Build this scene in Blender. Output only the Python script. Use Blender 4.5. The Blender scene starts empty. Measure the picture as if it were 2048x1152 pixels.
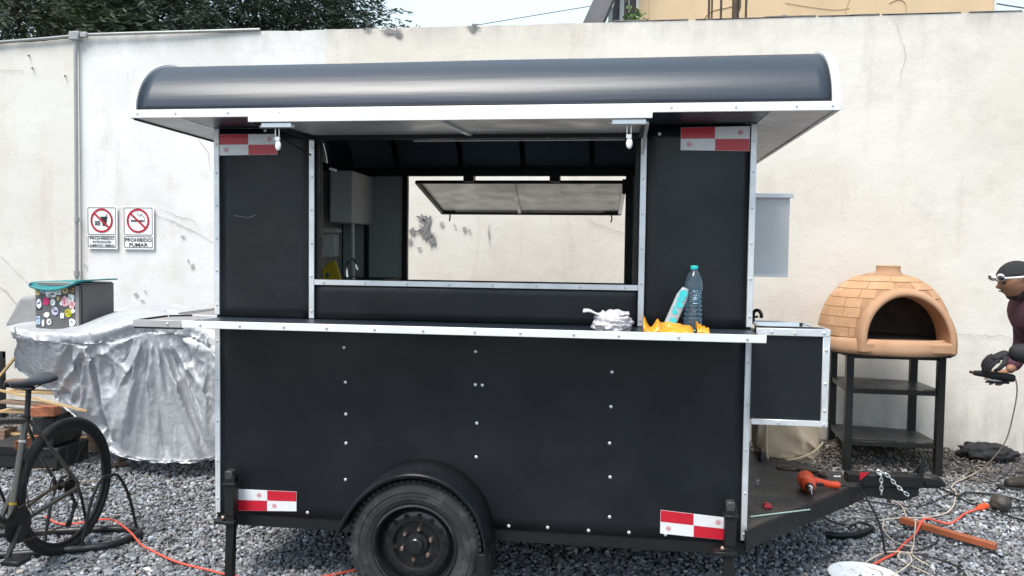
import bpy, bmesh, math, random
import numpy as np
from mathutils import Vector, Matrix, noise
from math import sin, cos, pi, radians, atan2, hypot, sqrt

random.seed(7)
SC = bpy.context.scene
COL = SC.collection
R2 = radians

# ------------------------------------------------------------------ camera
cam_d = bpy.data.cameras.new("camera")
cam = bpy.data.objects.new("camera", cam_d)
COL.objects.link(cam)
cam_d.sensor_width = 36.0
cam_d.lens = 36.0 * 1560 / 2048
cam_d.clip_end = 500
cam_d.clip_start = 0.05
cam.matrix_world = (Matrix.Translation((0, 0, 1.6)) @ Matrix.Rotation(R2(7.5), 4, 'Z')
                    @ Matrix.Rotation(R2(90 - 2.5), 4, 'X') @ Matrix.Rotation(0.0125, 4, 'Z'))
SC.camera = cam

# ------------------------------------------------------------------ world, sun, exposure
SUN_EL, SUN_AZ = R2(61), R2(208)          # azimuth clockwise from +Y; the sun stands behind the camera
world = bpy.data.worlds.new("World")
SC.world = world
world.use_nodes = True
nt = world.node_tree
nt.nodes.clear()
out = nt.nodes.new('ShaderNodeOutputWorld')
bg = nt.nodes.new('ShaderNodeBackground')
sky = nt.nodes.new('ShaderNodeTexSky')
sky.sky_type = 'NISHITA'
sky.sun_disc = False
sky.sun_elevation = SUN_EL
sky.sun_rotation = SUN_AZ
sky.air_density = 1.0
sky.dust_density = 2.0
tc = nt.nodes.new('ShaderNodeTexCoord')
mp = nt.nodes.new('ShaderNodeMapping')
mp.inputs['Scale'].default_value = (1.0, 1.0, 2.6)
cn = nt.nodes.new('ShaderNodeTexNoise')
cn.inputs['Scale'].default_value = 1.7
cn.inputs['Detail'].default_value = 7
cn.inputs['Roughness'].default_value = 0.6
cr = nt.nodes.new('ShaderNodeValToRGB')
cr.color_ramp.elements[0].position = 0.34
cr.color_ramp.elements[0].color = (0.10, 0.10, 0.10, 1)
cr.color_ramp.elements[1].position = 0.62
cr.color_ramp.elements[1].color = (0.92, 0.92, 0.92, 1)
mix = nt.nodes.new('ShaderNodeMix')
mix.data_type = 'RGBA'
mix.inputs[7].default_value = (4.0, 4.85, 5.3, 1)      # bright thin cloud
nt.links.new(tc.outputs['Generated'], mp.inputs[0])
nt.links.new(mp.outputs[0], cn.inputs['Vector'])
nt.links.new(cn.outputs['Fac'], cr.inputs[0])
nt.links.new(cr.outputs[0], mix.inputs[0])
nt.links.new(sky.outputs[0], mix.inputs[6])
nt.links.new(mix.outputs[2], bg.inputs[0])
bg.inputs[1].default_value = 0.12
nt.links.new(bg.outputs[0], out.inputs[0])

sun_d = bpy.data.lights.new("sun", 'SUN')
sun_d.energy = 2.2
sun_d.angle = R2(28)
sun_d.color = (1.0, 0.95, 0.88)
sun = bpy.data.objects.new("sun", sun_d)
COL.objects.link(sun)
sd = Vector((sin(SUN_AZ) * cos(SUN_EL), cos(SUN_AZ) * cos(SUN_EL), sin(SUN_EL)))
sun.rotation_euler = sd.to_track_quat('Z', 'Y').to_euler()
sun.location = (0, -5, 12)

SC.view_settings.view_transform = 'Standard'
SC.view_settings.look = 'None'
SC.view_settings.gamma = 1
SC.view_settings.use_curve_mapping = False
SC.view_settings.exposure = 1.08

# ------------------------------------------------------------------ materials
MATS = {}


def mat(name, col, rough=0.6, metal=0.0, var=0.0, vscale=6.0, bump=0.0, bscale=40.0, coat=0.0, rvar=0.0,
        col2=None, stretch=None, trans=0.0, ior=1.45, detail=5, spec=0.5, bdist=0.01, dirt=None):
    m = bpy.data.materials.new(name)
    m.use_nodes = True
    n = m.node_tree
    b = n.nodes['Principled BSDF']
    b.inputs['Roughness'].default_value = rough
    b.inputs['Metallic'].default_value = metal
    b.inputs['IOR'].default_value = ior
    b.inputs['Specular IOR Level'].default_value = spec
    b.inputs['Coat Weight'].default_value = coat
    b.inputs['Coat Roughness'].default_value = 0.08
    b.inputs['Transmission Weight'].default_value = trans
    c = (*col, 1)
    b.inputs['Base Color'].default_value = c
    t = n.nodes.new('ShaderNodeTexCoord')
    src = t.outputs['Object']
    if stretch:
        mm = n.nodes.new('ShaderNodeMapping')
        mm.inputs['Scale'].default_value = stretch
        n.links.new(src, mm.inputs[0])
        src = mm.outputs[0]
    if var > 0 or col2:
        x = n.nodes.new('ShaderNodeTexNoise')
        x.inputs['Scale'].default_value = vscale
        x.inputs['Detail'].default_value = detail
        x.inputs['Roughness'].default_value = 0.6
        n.links.new(src, x.inputs['Vector'])
        rp = n.nodes.new('ShaderNodeValToRGB')
        rp.color_ramp.elements[0].position = 0.3
        rp.color_ramp.elements[1].position = 0.7
        if col2:
            rp.color_ramp.elements[0].color = c
            rp.color_ramp.elements[1].color = (*col2, 1)
        else:
            rp.color_ramp.elements[0].color = (*[k * (1 - var) for k in col], 1)
            rp.color_ramp.elements[1].color = (*[min(1, k * (1 + var)) for k in col], 1)
        n.links.new(x.outputs['Fac'], rp.inputs[0])
        last = rp.outputs[0]
        if dirt:
            y = n.nodes.new('ShaderNodeTexNoise')
            y.inputs['Scale'].default_value = dirt[1]
            y.inputs['Detail'].default_value = 9
            y.inputs['Roughness'].default_value = 0.7
            n.links.new(src, y.inputs['Vector'])
            r3 = n.nodes.new('ShaderNodeValToRGB')
            r3.color_ramp.elements[0].position = dirt[2]
            r3.color_ramp.elements[1].position = min(1, dirt[2] + 0.12)
            r3.color_ramp.elements[0].color = (0, 0, 0, 1)
            r3.color_ramp.elements[1].color = (dirt[3],) * 3 + (1,)
            n.links.new(y.outputs['Fac'], r3.inputs[0])
            mx = n.nodes.new('ShaderNodeMix')
            mx.data_type = 'RGBA'
            n.links.new(r3.outputs[0], mx.inputs[0])
            n.links.new(last, mx.inputs[6])
            mx.inputs[7].default_value = (*dirt[0], 1)
            last = mx.outputs[2]
        n.links.new(last, b.inputs['Base Color'])
    if rvar > 0:
        x = n.nodes.new('ShaderNodeTexNoise')
        x.inputs['Scale'].default_value = vscale * 1.7
        x.inputs['Detail'].default_value = 6
        n.links.new(src, x.inputs['Vector'])
        mr = n.nodes.new('ShaderNodeMapRange')
        mr.inputs[1].default_value = 0.3
        mr.inputs[2].default_value = 0.7
        mr.inputs[3].default_value = max(0.02, rough - rvar)
        mr.inputs[4].default_value = min(1, rough + rvar)
        n.links.new(x.outputs['Fac'], mr.inputs[0])
        n.links.new(mr.outputs[0], b.inputs['Roughness'])
    if bump > 0:
        x = n.nodes.new('ShaderNodeTexNoise')
        x.inputs['Scale'].default_value = bscale
        x.inputs['Detail'].default_value = 6
        n.links.new(src, x.inputs['Vector'])
        bp = n.nodes.new('ShaderNodeBump')
        bp.inputs['Strength'].default_value = bump
        bp.inputs['Distance'].default_value = bdist
        n.links.new(x.outputs['Fac'], bp.inputs['Height'])
        n.links.new(bp.outputs[0], b.inputs['Normal'])
    MATS[name] = m
    return m


M_black = mat('black_satin_paint', (0.0080, 0.0103, 0.0130), 0.40, var=0.22, vscale=1.3, rvar=0.15, dirt=((0.015, 0.0165, 0.019), 1.7, 0.50, 0.6), bump=0.35, bscale=2.2, bdist=0.02, spec=0.45)
M_blackr = mat('black_roof_sheet', (0.018, 0.027, 0.042), 0.40, var=0.15, vscale=1.2, rvar=0.07, bump=0.35, bscale=2.2, bdist=0.02, stretch=(0.16, 2.6, 2.6), spec=0.85, coat=0.0)
M_blackr.node_tree.nodes['Principled BSDF'].inputs['Coat Roughness'].default_value = 0.3
M_frame = mat('black_frame_paint', (0.0075, 0.008, 0.0085), 0.5, rvar=0.1, vscale=12, bump=0.1, bscale=120, bdist=0.001)
M_inside = mat('dark_grey_lining', (0.42, 0.46, 0.465), 0.55, var=0.1, vscale=2, rvar=0.08)
M_inside2 = mat('blue_black_lining', (0.28, 0.37, 0.45), 0.5, var=0.1, vscale=2)
M_alu = mat('aluminium_angle', (0.80, 0.81, 0.82), 0.42, metal=0.55, var=0.10, vscale=9, rvar=0.12, bump=0.1, bscale=60, bdist=0.001, dirt=((0.42, 0.40, 0.38), 26, 0.64, 0.7))
M_whiteal = mat('white_lacquered_aluminium', (0.80, 0.80, 0.79), 0.38, metal=0.15, var=0.05, vscale=7, rvar=0.1, dirt=((0.5, 0.47, 0.44), 22, 0.66, 0.6))
M_galv = mat('galvanised_sheet', (0.68, 0.68, 0.67), 0.42, metal=0.45, var=0.14, vscale=5, rvar=0.12, bump=0.3, bscale=4, bdist=0.02)
M_soffit = mat('galvanised_soffit', (0.72, 0.71, 0.70), 0.5, metal=0.2, var=0.15, vscale=5, bump=0.5, bscale=5, bdist=0.03)
M_screw = mat('zinc_screw', (0.75, 0.75, 0.74), 0.3, metal=0.6)
M_rub = mat('tyre_rubber', (0.022, 0.022, 0.023), 0.75, var=0.35, vscale=14, bump=0.3, bscale=90, bdist=0.003, dirt=((0.075, 0.075, 0.07), 11, 0.52, 0.6))
M_rim = mat('black_steel_rim', (0.012, 0.012, 0.013), 0.22, coat=0.4, rvar=0.08, vscale=20)
M_nut = mat('rusty_chrome_nut', (0.55, 0.50, 0.46), 0.3, metal=0.9, col2=(0.3, 0.16, 0.1), vscale=60)
M_red = mat('reflective_red', (0.55, 0.012, 0.03), 0.35, var=0.08, vscale=40, coat=0.3)
M_white = mat('reflective_white', (0.78, 0.78, 0.79), 0.35, var=0.04, vscale=40, coat=0.3)
M_deck = mat('worn_deck_plate', (0.028, 0.026, 0.025), 0.5, col2=(0.07, 0.06, 0.055), vscale=5, rvar=0.15, bump=0.4, bscale=90, bdist=0.003, dirt=((0.13, 0.11, 0.09), 8, 0.62, 0.5))
M_zinc = mat('zinc_chain', (0.7, 0.72, 0.72), 0.35, metal=0.8)
M_steel = mat('stainless_steel', (0.72, 0.72, 0.72), 0.22, metal=1.0, rvar=0.08, vscale=14)
M_clay = mat('terracotta_clay', (0.44, 0.245, 0.13), 0.85, col2=(0.51, 0.305, 0.17), vscale=7, bump=0.5, bscale=45, bdist=0.004, dirt=((0.66, 0.42, 0.27), 5, 0.55, 0.6))
M_clay2 = mat('smooth_terracotta', (0.40, 0.23, 0.13), 0.85, col2=(0.49, 0.295, 0.18), vscale=5, bump=0.4, bscale=30, bdist=0.003)
M_mortar = mat('clay_joint', (0.36, 0.205, 0.115), 0.9, var=0.2, vscale=20)
M_claydark = mat('oven_inner_clay', (0.12, 0.085, 0.07), 0.9, var=0.3, vscale=9)
M_stand = mat('stand_black_paint', (0.013, 0.014, 0.013), 0.38, rvar=0.1, vscale=8)
M_shelf = mat('stand_shelf_paint', (0.05, 0.048, 0.048), 0.38, var=0.25, vscale=3, rvar=0.1)
M_tarp = mat('silver_tarp', (0.50, 0.51, 0.53), 0.50, metal=0.40, var=0.10, vscale=3.5, bump=0.40, bscale=13, bdist=0.02, rvar=0.08, detail=8)
M_conc = mat('grey_concrete', (0.17, 0.17, 0.18), 0.9, var=0.2, vscale=3, bump=0.3, bscale=15)
M_pipe = mat('grey_conduit', (0.36, 0.36, 0.35), 0.45, metal=0.4, var=0.12, vscale=10)
M_sign = mat('sign_white', (0.82, 0.82, 0.82), 0.4, var=0.02)
M_signink = mat('sign_black_ink', (0.02, 0.02, 0.022), 0.5)
M_signline = mat('sign_grey_line', (0.08, 0.085, 0.09), 0.5)
M_signred = mat('sign_red_ink', (0.42, 0.01, 0.03), 0.45, var=0.1, vscale=60)
M_boxgrey = mat('grey_delivery_box', (0.105, 0.103, 0.108), 0.6, var=0.08, vscale=5, bump=0.2, bscale=200, bdist=0.001)
M_boxedge = mat('light_grey_edge', (0.23, 0.23, 0.23), 0.5)
M_teal = mat('teal_plastic', (0.012, 0.19, 0.20), 0.45, var=0.15, vscale=6)
M_cush = mat('grey_vinyl', (0.24, 0.235, 0.235), 0.6, var=0.12, vscale=8, bump=0.4, bscale=9, bdist=0.02)
M_board = mat('white_board', (0.78, 0.78, 0.77), 0.5, var=0.04)
M_wood = mat('pale_wood', (0.50, 0.34, 0.17), 0.8, var=0.25, vscale=6, stretch=(1, 8, 8), bump=0.3, bscale=30)
M_wood2 = mat('weathered_wood', (0.20, 0.13, 0.09), 0.85, var=0.35, vscale=6, stretch=(1, 8, 8), bump=0.3, bscale=30)
M_brick = mat('broken_brick', (0.36, 0.13, 0.07), 0.9, var=0.3, vscale=20, bump=0.5, bscale=60)
M_bike = mat('bike_dark_paint', (0.105, 0.095, 0.082), 0.32, metal=0.4, rvar=0.1, vscale=20, coat=0.3)
M_bikebl = mat('bike_black_parts', (0.014, 0.014, 0.015), 0.5, rvar=0.1, vscale=30)
M_bikety = mat('bike_tyre', (0.018, 0.018, 0.019), 0.75, var=0.25, vscale=20, bump=0.4, bscale=150, bdist=0.002, dirt=((0.09, 0.09, 0.085), 14, 0.56, 0.6))
M_saddle = mat('saddle_vinyl', (0.035, 0.04, 0.048), 0.42, var=0.15, vscale=10)
M_rack = mat('rack_black_tube', (0.018, 0.018, 0.019), 0.42, var=0.3, vscale=14, rvar=0.15)
M_orange = mat('orange_plastic', (0.75, 0.075, 0.018), 0.42, var=0.08, vscale=20, coat=0.2)
M_cord = mat('orange_cord', (0.72, 0.10, 0.06), 0.5, var=0.1, vscale=30)
M_cordb = mat('black_cable', (0.018, 0.018, 0.019), 0.55)
M_corde = mat('beige_cable', (0.50, 0.43, 0.35), 0.6, var=0.15, vscale=15)
M_primer = mat('red_oxide_tube', (0.30, 0.085, 0.035), 0.6, var=0.2, vscale=9, bump=0.2, bscale=60, bdist=0.001)
M_khaki = mat('khaki_canvas', (0.56, 0.44, 0.30), 0.85, var=0.15, vscale=6, bump=0.25, bscale=300, bdist=0.001)
M_bag = mat('black_cloth', (0.022, 0.022, 0.024), 0.7, var=0.3, vscale=12, bump=0.3, bscale=60)
M_rag = mat('white_rag', (0.70, 0.66, 0.68), 0.85, var=0.1, vscale=20, bump=0.3, bscale=90)
M_yel = mat('yellow_film', (0.80, 0.36, 0.03), 0.35, var=0.15, vscale=25, coat=0.3, bump=0.5, bscale=30)
M_yel2 = mat('yellow_bag', (0.62, 0.42, 0.03), 0.5, var=0.15, vscale=12)
M_pet = mat('blue_clear_plastic', (0.48, 0.74, 0.92), 0.06, trans=0.94, ior=1.25, coat=0.8, spec=0.8)
M_water = mat('bottle_water', (0.80, 0.90, 0.95), 0.02, trans=1.0, ior=1.33)
M_cap = mat('turquoise_cap', (0.03, 0.55, 0.52), 0.4)
M_wrap = mat('turquoise_print_wrapper', (0.42, 0.45, 0.46), 0.3, var=0.1, vscale=30, coat=0.4)
M_turq = mat('turquoise_print', (0.05, 0.55, 0.58), 0.35)
M_plate = mat('paint_splashed_white', (0.72, 0.75, 0.77), 0.6, var=0.08, vscale=14, dirt=((0.25, 0.24, 0.26), 13, 0.6, 0.85))
M_rust = mat('rusty_steel', (0.07, 0.055, 0.045), 0.65, metal=0.5, col2=(0.14, 0.09, 0.06), vscale=30)
M_grill = mat('brown_iron_lump', (0.05, 0.045, 0.04), 0.6, var=0.4, vscale=18, bump=0.6, bscale=40)
M_skin = mat('brown_skin', (0.33, 0.165, 0.10), 0.55, var=0.12, vscale=18)
M_hair = mat('black_hair', (0.012, 0.010, 0.009), 0.7, var=0.3, vscale=60, bump=0.6, bscale=160)
M_beanie = mat('black_knit', (0.018, 0.018, 0.02), 0.85, var=0.2, vscale=40, bump=0.6, bscale=120, bdist=0.003)
M_maroon = mat('maroon_cloth', (0.085, 0.033, 0.052), 0.8, var=0.2, vscale=7, bump=0.35, bscale=14, bdist=0.02)
M_glove = mat('black_glove', (0.018, 0.018, 0.02), 0.75, var=0.2, vscale=20, bump=0.3, bscale=60)
M_jeans = mat('dark_trousers', (0.035, 0.037, 0.045), 0.85, var=0.2, vscale=9, bump=0.3, bscale=12, bdist=0.02)
M_shoe = mat('brown_boot', (0.05, 0.038, 0.03), 0.6, var=0.25, vscale=15)
M_goggle = mat('goggle_white', (0.78, 0.78, 0.78), 0.35)
M_lens = mat('dark_lens', (0.03, 0.035, 0.045), 0.1, coat=0.5)
M_bark = mat('tree_bark', (0.075, 0.06, 0.05), 0.9, var=0.3, vscale=8, bump=0.6, bscale=20)
M_fasc = mat('beige_render', (0.62, 0.46, 0.29), 0.9, var=0.10, vscale=1.5, bump=0.2, bscale=20, dirt=((0.45, 0.34, 0.24), 2.2, 0.6, 0.5))
M_wframe = mat('pale_window_frame', (0.62, 0.62, 0.6), 0.5)
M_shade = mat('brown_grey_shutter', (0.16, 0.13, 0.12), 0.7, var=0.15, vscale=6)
M_glass = mat('dark_window_glass', (0.03, 0.035, 0.04), 0.08, coat=0.5)
M_crack = mat('plaster_crack', (0.36, 0.33, 0.31), 0.95)
M_patch = mat('bare_grey_render', (0.21, 0.205, 0.205), 0.95, var=0.3, vscale=18, bump=0.5, bscale=50)
M_patch2 = mat('faint_bare_patch', (0.38, 0.36, 0.35), 0.95, var=0.25, vscale=18, bump=0.4, bscale=50)
M_topedge = mat('dirty_wall_edge', (0.17, 0.17, 0.16), 0.95, var=0.5, vscale=9)
M_ltube = mat('white_rod', (0.8, 0.82, 0.82), 0.4)
M_heater = mat('white_enamel', (0.72, 0.74, 0.74), 0.4, var=0.05)
M_disp = mat('pale_dispenser', (0.75, 0.75, 0.75), 0.4, var=0.06)
M_twig = mat('dry_twig', (0.35, 0.28, 0.2), 0.9, var=0.2, vscale=20)


def leaf_mat(name, c1, c2):
    m = bpy.data.materials.new(name)
    m.use_nodes = True
    n = m.node_tree
    b = n.nodes['Principled BSDF']
    b.inputs['Roughness'].default_value = 0.55
    at = n.nodes.new('ShaderNodeAttribute')
    at.attribute_name = 'tint'
    rp = n.nodes.new('ShaderNodeValToRGB')
    rp.color_ramp.elements[0].color = (*c1, 1)
    rp.color_ramp.elements[1].color = (*c2, 1)
    n.links.new(at.outputs['Fac'], rp.inputs[0])
    n.links.new(rp.outputs[0], b.inputs['Base Color'])
    tr = n.nodes.new('ShaderNodeBsdfTranslucent')
    n.links.new(rp.outputs[0], tr.inputs[0])
    ms = n.nodes.new('ShaderNodeMixShader')
    ms.inputs[0].default_value = 0.25
    n.links.new(b.outputs[0], ms.inputs[1])
    n.links.new(tr.outputs[0], ms.inputs[2])
    n.links.new(ms.outputs[0], n.nodes['Material Output'].inputs[0])
    return m


M_leaf = leaf_mat('feathery_leaf', (0.020, 0.036, 0.019), (0.070, 0.095, 0.045))
M_leaf2 = leaf_mat('feathery_leaf_far', (0.016, 0.032, 0.022), (0.055, 0.080, 0.048))
M_leaf3 = leaf_mat('bright_weed_leaf', (0.06, 0.13, 0.03), (0.14, 0.22, 0.06))


def wall_mat(name, base, pale, warm_from=None):
    m = bpy.data.materials.new(name)
    m.use_nodes = True
    n = m.node_tree
    L = n.links
    b = n.nodes['Principled BSDF']
    b.inputs['Roughness'].default_value = 0.93
    b.inputs['Specular IOR Level'].default_value = 0.25
    t = n.nodes.new('ShaderNodeTexCoord')

    def nz(scale, detail=6, rough=0.6, st=None):
        x = n.nodes.new('ShaderNodeTexNoise')
        x.inputs['Scale'].default_value = scale
        x.inputs['Detail'].default_value = detail
        x.inputs['Roughness'].default_value = rough
        if st:
            q = n.nodes.new('ShaderNodeMapping')
            q.inputs['Scale'].default_value = st
            L.new(t.outputs['Object'], q.inputs[0])
            L.new(q.outputs[0], x.inputs['Vector'])
        else:
            L.new(t.outputs['Object'], x.inputs['Vector'])
        return x.outputs['Fac']

    def ramp(f, a, bb, ca=(0, 0, 0, 1), cb=(1, 1, 1, 1)):
        r = n.nodes.new('ShaderNodeValToRGB')
        r.color_ramp.elements[0].position = a
        r.color_ramp.elements[1].position = bb
        r.color_ramp.elements[0].color = ca
        r.color_ramp.elements[1].color = cb
        L.new(f, r.inputs[0])
        return r.outputs[0]

    def mx(f, a, bb):
        q = n.nodes.new('ShaderNodeMix')
        q.data_type = 'RGBA'
        L.new(f, q.inputs[0])
        for i, s in ((6, a), (7, bb)):
            if isinstance(s, tuple):
                q.inputs[i].default_value = s
            else:
                L.new(s, q.inputs[i])
        return q.outputs[2]
    c = mx(ramp(nz(0.9, 5), 0.38, 0.62), (*base, 1), (*pale, 1))
    if warm_from is not None:
        # the wall was repainted in bays: whiter left of the seam, creamier right of it
        sp = n.nodes.new('ShaderNodeSeparateXYZ')
        L.new(t.outputs['Object'], sp.inputs[0])
        mr = n.nodes.new('ShaderNodeMapRange')
        mr.inputs[1].default_value = warm_from
        mr.inputs[2].default_value = warm_from + 0.03
        wv = n.nodes.new('ShaderNodeMath')
        wv.operation = 'MULTIPLY_ADD'
        wv.inputs[1].default_value = 0.10
        L.new(nz(7, 7, 0.7), wv.inputs[0])
        L.new(sp.outputs[0], wv.inputs[2])
        L.new(wv.outputs[0], mr.inputs[0])
        c2 = mx(ramp(nz(0.7, 5), 0.4, 0.6), (0.68, 0.63, 0.555, 1), (0.74, 0.705, 0.645, 1))
        c = mx(mr.outputs[0], c, c2)
    # patchy washes, trowel streaks, damp grey, small stains
    c = mx(ramp(nz(2.3, 9, 0.7), 0.50, 0.70, (0, 0, 0, 1), (0.45, 0.45, 0.45, 1)), c, (0.53, 0.49, 0.44, 1))
    c = mx(ramp(nz(1.2, 9, 0.72, (3.0, 1, 0.5)), 0.55, 0.72, (0, 0, 0, 1), (0.5, 0.5, 0.5, 1)), c, (0.55, 0.45, 0.37, 1))
    c = mx(ramp(nz(6.0, 10, 0.8), 0.66, 0.74, (0, 0, 0, 1), (0.5, 0.5, 0.5, 1)), c, (0.40, 0.37, 0.36, 1))
    # rising damp at the foot and grime below the top, both shaped by noise
    sp = n.nodes.new('ShaderNodeSeparateXYZ')
    L.new(t.outputs['Object'], sp.inputs[0])
    for lo, hi, s in ((0.75, 0.02, 0.45), (3.35, 3.6, 0.40)):
        mr = n.nodes.new('ShaderNodeMapRange')
        mr.inputs[1].default_value = lo
        mr.inputs[2].default_value = hi
        L.new(sp.outputs[2], mr.inputs[0])
        mu = n.nodes.new('ShaderNodeMath')
        mu.operation = 'MULTIPLY'
        L.new(mr.outputs[0], mu.inputs[0])
        L.new(ramp(nz(3.0, 8, 0.7, (2.2, 1, 0.6)), 0.38, 0.68, (0, 0, 0, 1), (s * 2, s * 2, s * 2, 1)), mu.inputs[1])
        cl = n.nodes.new('ShaderNodeClamp')
        L.new(mu.outputs[0], cl.inputs[0])
        c = mx(cl.outputs[0], c, (0.40, 0.37, 0.34, 1))
    L.new(c, b.inputs['Base Color'])
    bp = n.nodes.new('ShaderNodeBump')
    bp.inputs['Strength'].default_value = 0.28
    bp.inputs['Distance'].default_value = 0.02
    ad = n.nodes.new('ShaderNodeMath')
    ad.operation = 'MULTIPLY_ADD'
    ad.inputs[1].default_value = 0.25
    L.new(nz(38, 6), ad.inputs[0])
    L.new(nz(4.5, 8, 0.62), ad.inputs[2])
    L.new(ad.outputs[0], bp.inputs['Height'])
    L.new(bp.outputs[0], b.inputs['Normal'])
    return m


M_wall = wall_mat('whitewashed_plaster', (0.67, 0.66, 0.64), (0.76, 0.755, 0.74), warm_from=-2.55)
M_wallL = wall_mat('cream_plaster', (0.63, 0.60, 0.555), (0.68, 0.66, 0.61))


def gravel_stone_mat():
    m = bpy.data.materials.new('gravel_stone')
    m.use_nodes = True
    n = m.node_tree
    b = n.nodes['Principled BSDF']
    b.inputs['Roughness'].default_value = 0.75
    at = n.nodes.new('ShaderNodeAttribute')
    at.attribute_name = 'tint'
    n.links.new(at.outputs['Color'], b.inputs['Base Color'])
    return m


M_stone = gravel_stone_mat()
M_ground = mat('gravel_bed', (0.045, 0.046, 0.05), 0.95, col2=(0.17, 0.175, 0.19), vscale=42, detail=8, bump=1.0, bscale=45, bdist=0.03)
M_soil = mat('dry_soil', (0.095, 0.075, 0.058), 0.95, col2=(0.20, 0.17, 0.14), vscale=16, detail=9, bump=0.9, bscale=30, bdist=0.03)


# ------------------------------------------------------------------ mesh builder and scene helpers
def wloc(o):
    v = Vector((0, 0, 0))
    while o is not None:
        v += o.location
        o = o.parent
    return v


def tag(o, label=None, cat=None, group=None, kind=None):
    if label: o['label'] = label
    if cat: o['category'] = cat
    if group: o['group'] = group
    if kind: o['kind'] = kind
    return o


def empty(name, loc, label, cat, group=None):
    o = bpy.data.objects.new(name, None)
    o.empty_display_size = 0.1
    COL.objects.link(o)
    o.location = loc
    return tag(o, label, cat, group)


def link_mesh(me, name, m, parent):
    o = bpy.data.objects.new(name, me)
    if m is not None and len(me.materials) == 0:
        me.materials.append(m)
    COL.objects.link(o)
    if parent is not None:
        o.parent = parent
        o.location = -wloc(parent)
    return o


class MB:
    def __init__(s):
        s.v = []
        s.f = []

    def add(s, vs, fs):
        k = len(s.v)
        s.v += [tuple(p) for p in vs]
        s.f += [tuple(i + k for i in q) for q in fs]
        return s

    def box(s, x0, x1, y0, y1, z0, z1):
        return s.add([(x0, y0, z0), (x1, y0, z0), (x1, y1, z0), (x0, y1, z0), (x0, y0, z1), (x1, y0, z1), (x1, y1, z1), (x0, y1, z1)],
                     [(0, 3, 2, 1), (4, 5, 6, 7), (0, 1, 5, 4), (1, 2, 6, 5), (2, 3, 7, 6), (3, 0, 4, 7)])

    def hexa(s, bottom, top):
        return s.add(list(bottom) + list(top), [(0, 3, 2, 1), (4, 5, 6, 7), (0, 1, 5, 4), (1, 2, 6, 5), (2, 3, 7, 6), (3, 0, 4, 7)])

    def prism(s, pts, axis, a, b):
        """closed polygon pts in the two other axes, extruded along axis from a to b"""
        def P(p, c):
            return (c, p[0], p[1]) if axis == 'x' else ((p[0], c, p[1]) if axis == 'y' else (p[0], p[1], c))
        n = len(pts)
        return s.add([P(p, a) for p in pts] + [P(p, b) for p in pts],
                     [tuple(range(n)), tuple(range(2 * n - 1, n - 1, -1))] + [(i, (i + 1) % n, (i + 1) % n + n, i + n) for i in range(n)])

    def bar(s, p0, p1, w, h, up=(0, 0, 1)):
        p0, p1 = Vector(p0), Vector(p1)
        d = (p1 - p0).normalized()
        u = Vector(up)
        side = d.cross(u)
        if side.length < 1e-4:
            side = d.cross(Vector((1, 0, 0)))
        side.normalize()
        u = side.cross(d).normalized()
        c = lambda p: [p - side * w / 2 - u * h / 2, p + side * w / 2 - u * h / 2, p + side * w / 2 + u * h / 2, p - side * w / 2 + u * h / 2]
        return s.hexa(c(p0), c(p1))

    def tube(s, path, r, n=8, closed=False):
        path = [Vector(p) for p in path]
        m = len(path)
        rr = r if isinstance(r, (list, tuple)) else [r] * m
        vs = []
        prev = None
        for i, p in enumerate(path):
            if closed:
                d = path[(i + 1) % m] - path[i - 1]
            else:
                d = path[min(i + 1, m - 1)] - path[max(i - 1, 0)]
            d.normalize()
            if prev is None:
                a = Vector((0, 0, 1)) if abs(d.z) < 0.9 else Vector((1, 0, 0))
                u = d.cross(a).normalized()
            else:
                u = (prev - d * prev.dot(d)).normalized()
            prev = u
            w = d.cross(u)
            for k in range(n):
                t = 2 * pi * k / n
                vs.append(p + (u * cos(t) + w * sin(t)) * rr[i])
        fs = []
        for i in range(m if closed else m - 1):
            j = (i + 1) % m
            for k in range(n):
                fs.append((i * n + k, i * n + (k + 1) % n, j * n + (k + 1) % n, j * n + k))
        if not closed:
            fs.append(tuple(range(n - 1, -1, -1)))
            fs.append(tuple(range((m - 1) * n, m * n)))
        return s.add(vs, fs)

    def lathe(s, prof, c, axis='z', n=32, caps=True):
        vs = []
        for (r, h) in prof:
            for k in range(n):
                t = 2 * pi * k / n
                if axis == 'z': vs.append((c[0] + r * cos(t), c[1] + r * sin(t), c[2] + h))
                elif axis == 'y': vs.append((c[0] + r * cos(t), c[1] + h, c[2] + r * sin(t)))
                else: vs.append((c[0] + h, c[1] + r * cos(t), c[2] + r * sin(t)))
        m = len(prof)
        fs = [(i * n + k, i * n + (k + 1) % n, (i + 1) * n + (k + 1) % n, (i + 1) * n + k) for i in range(m - 1) for k in range(n)]
        if caps:
            fs.append(tuple(range(n)))
            fs.append(tuple(range((m - 1) * n, m * n)))
        return s.add(vs, fs)

    def ball(s, c, r, nu=16, nv=10, fn=None):
        r = r if isinstance(r, (tuple, list)) else (r, r, r)
        vs = []
        for j in range(nv + 1):
            a = pi * j / nv
            for i in range(nu):
                b = 2 * pi * i / nu
                p = Vector((sin(a) * cos(b), sin(a) * sin(b), cos(a)))
                if fn: p = fn(p)
                vs.append((c[0] + p.x * r[0], c[1] + p.y * r[1], c[2] + p.z * r[2]))
        fs = [(j * nu + i, j * nu + (i + 1) % nu, (j + 1) * nu + (i + 1) % nu, (j + 1) * nu + i) for j in range(nv) for i in range(nu)]
        return s.add(vs, fs)

    def grid(s, fn, nu, nv):
        vs = [fn(i / nu, j / nv) for j in range(nv + 1) for i in range(nu + 1)]
        fs = [(j * (nu + 1) + i, j * (nu + 1) + i + 1, (j + 1) * (nu + 1) + i + 1, (j + 1) * (nu + 1) + i) for j in range(nv) for i in range(nu)]
        return s.add(vs, fs)

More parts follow.
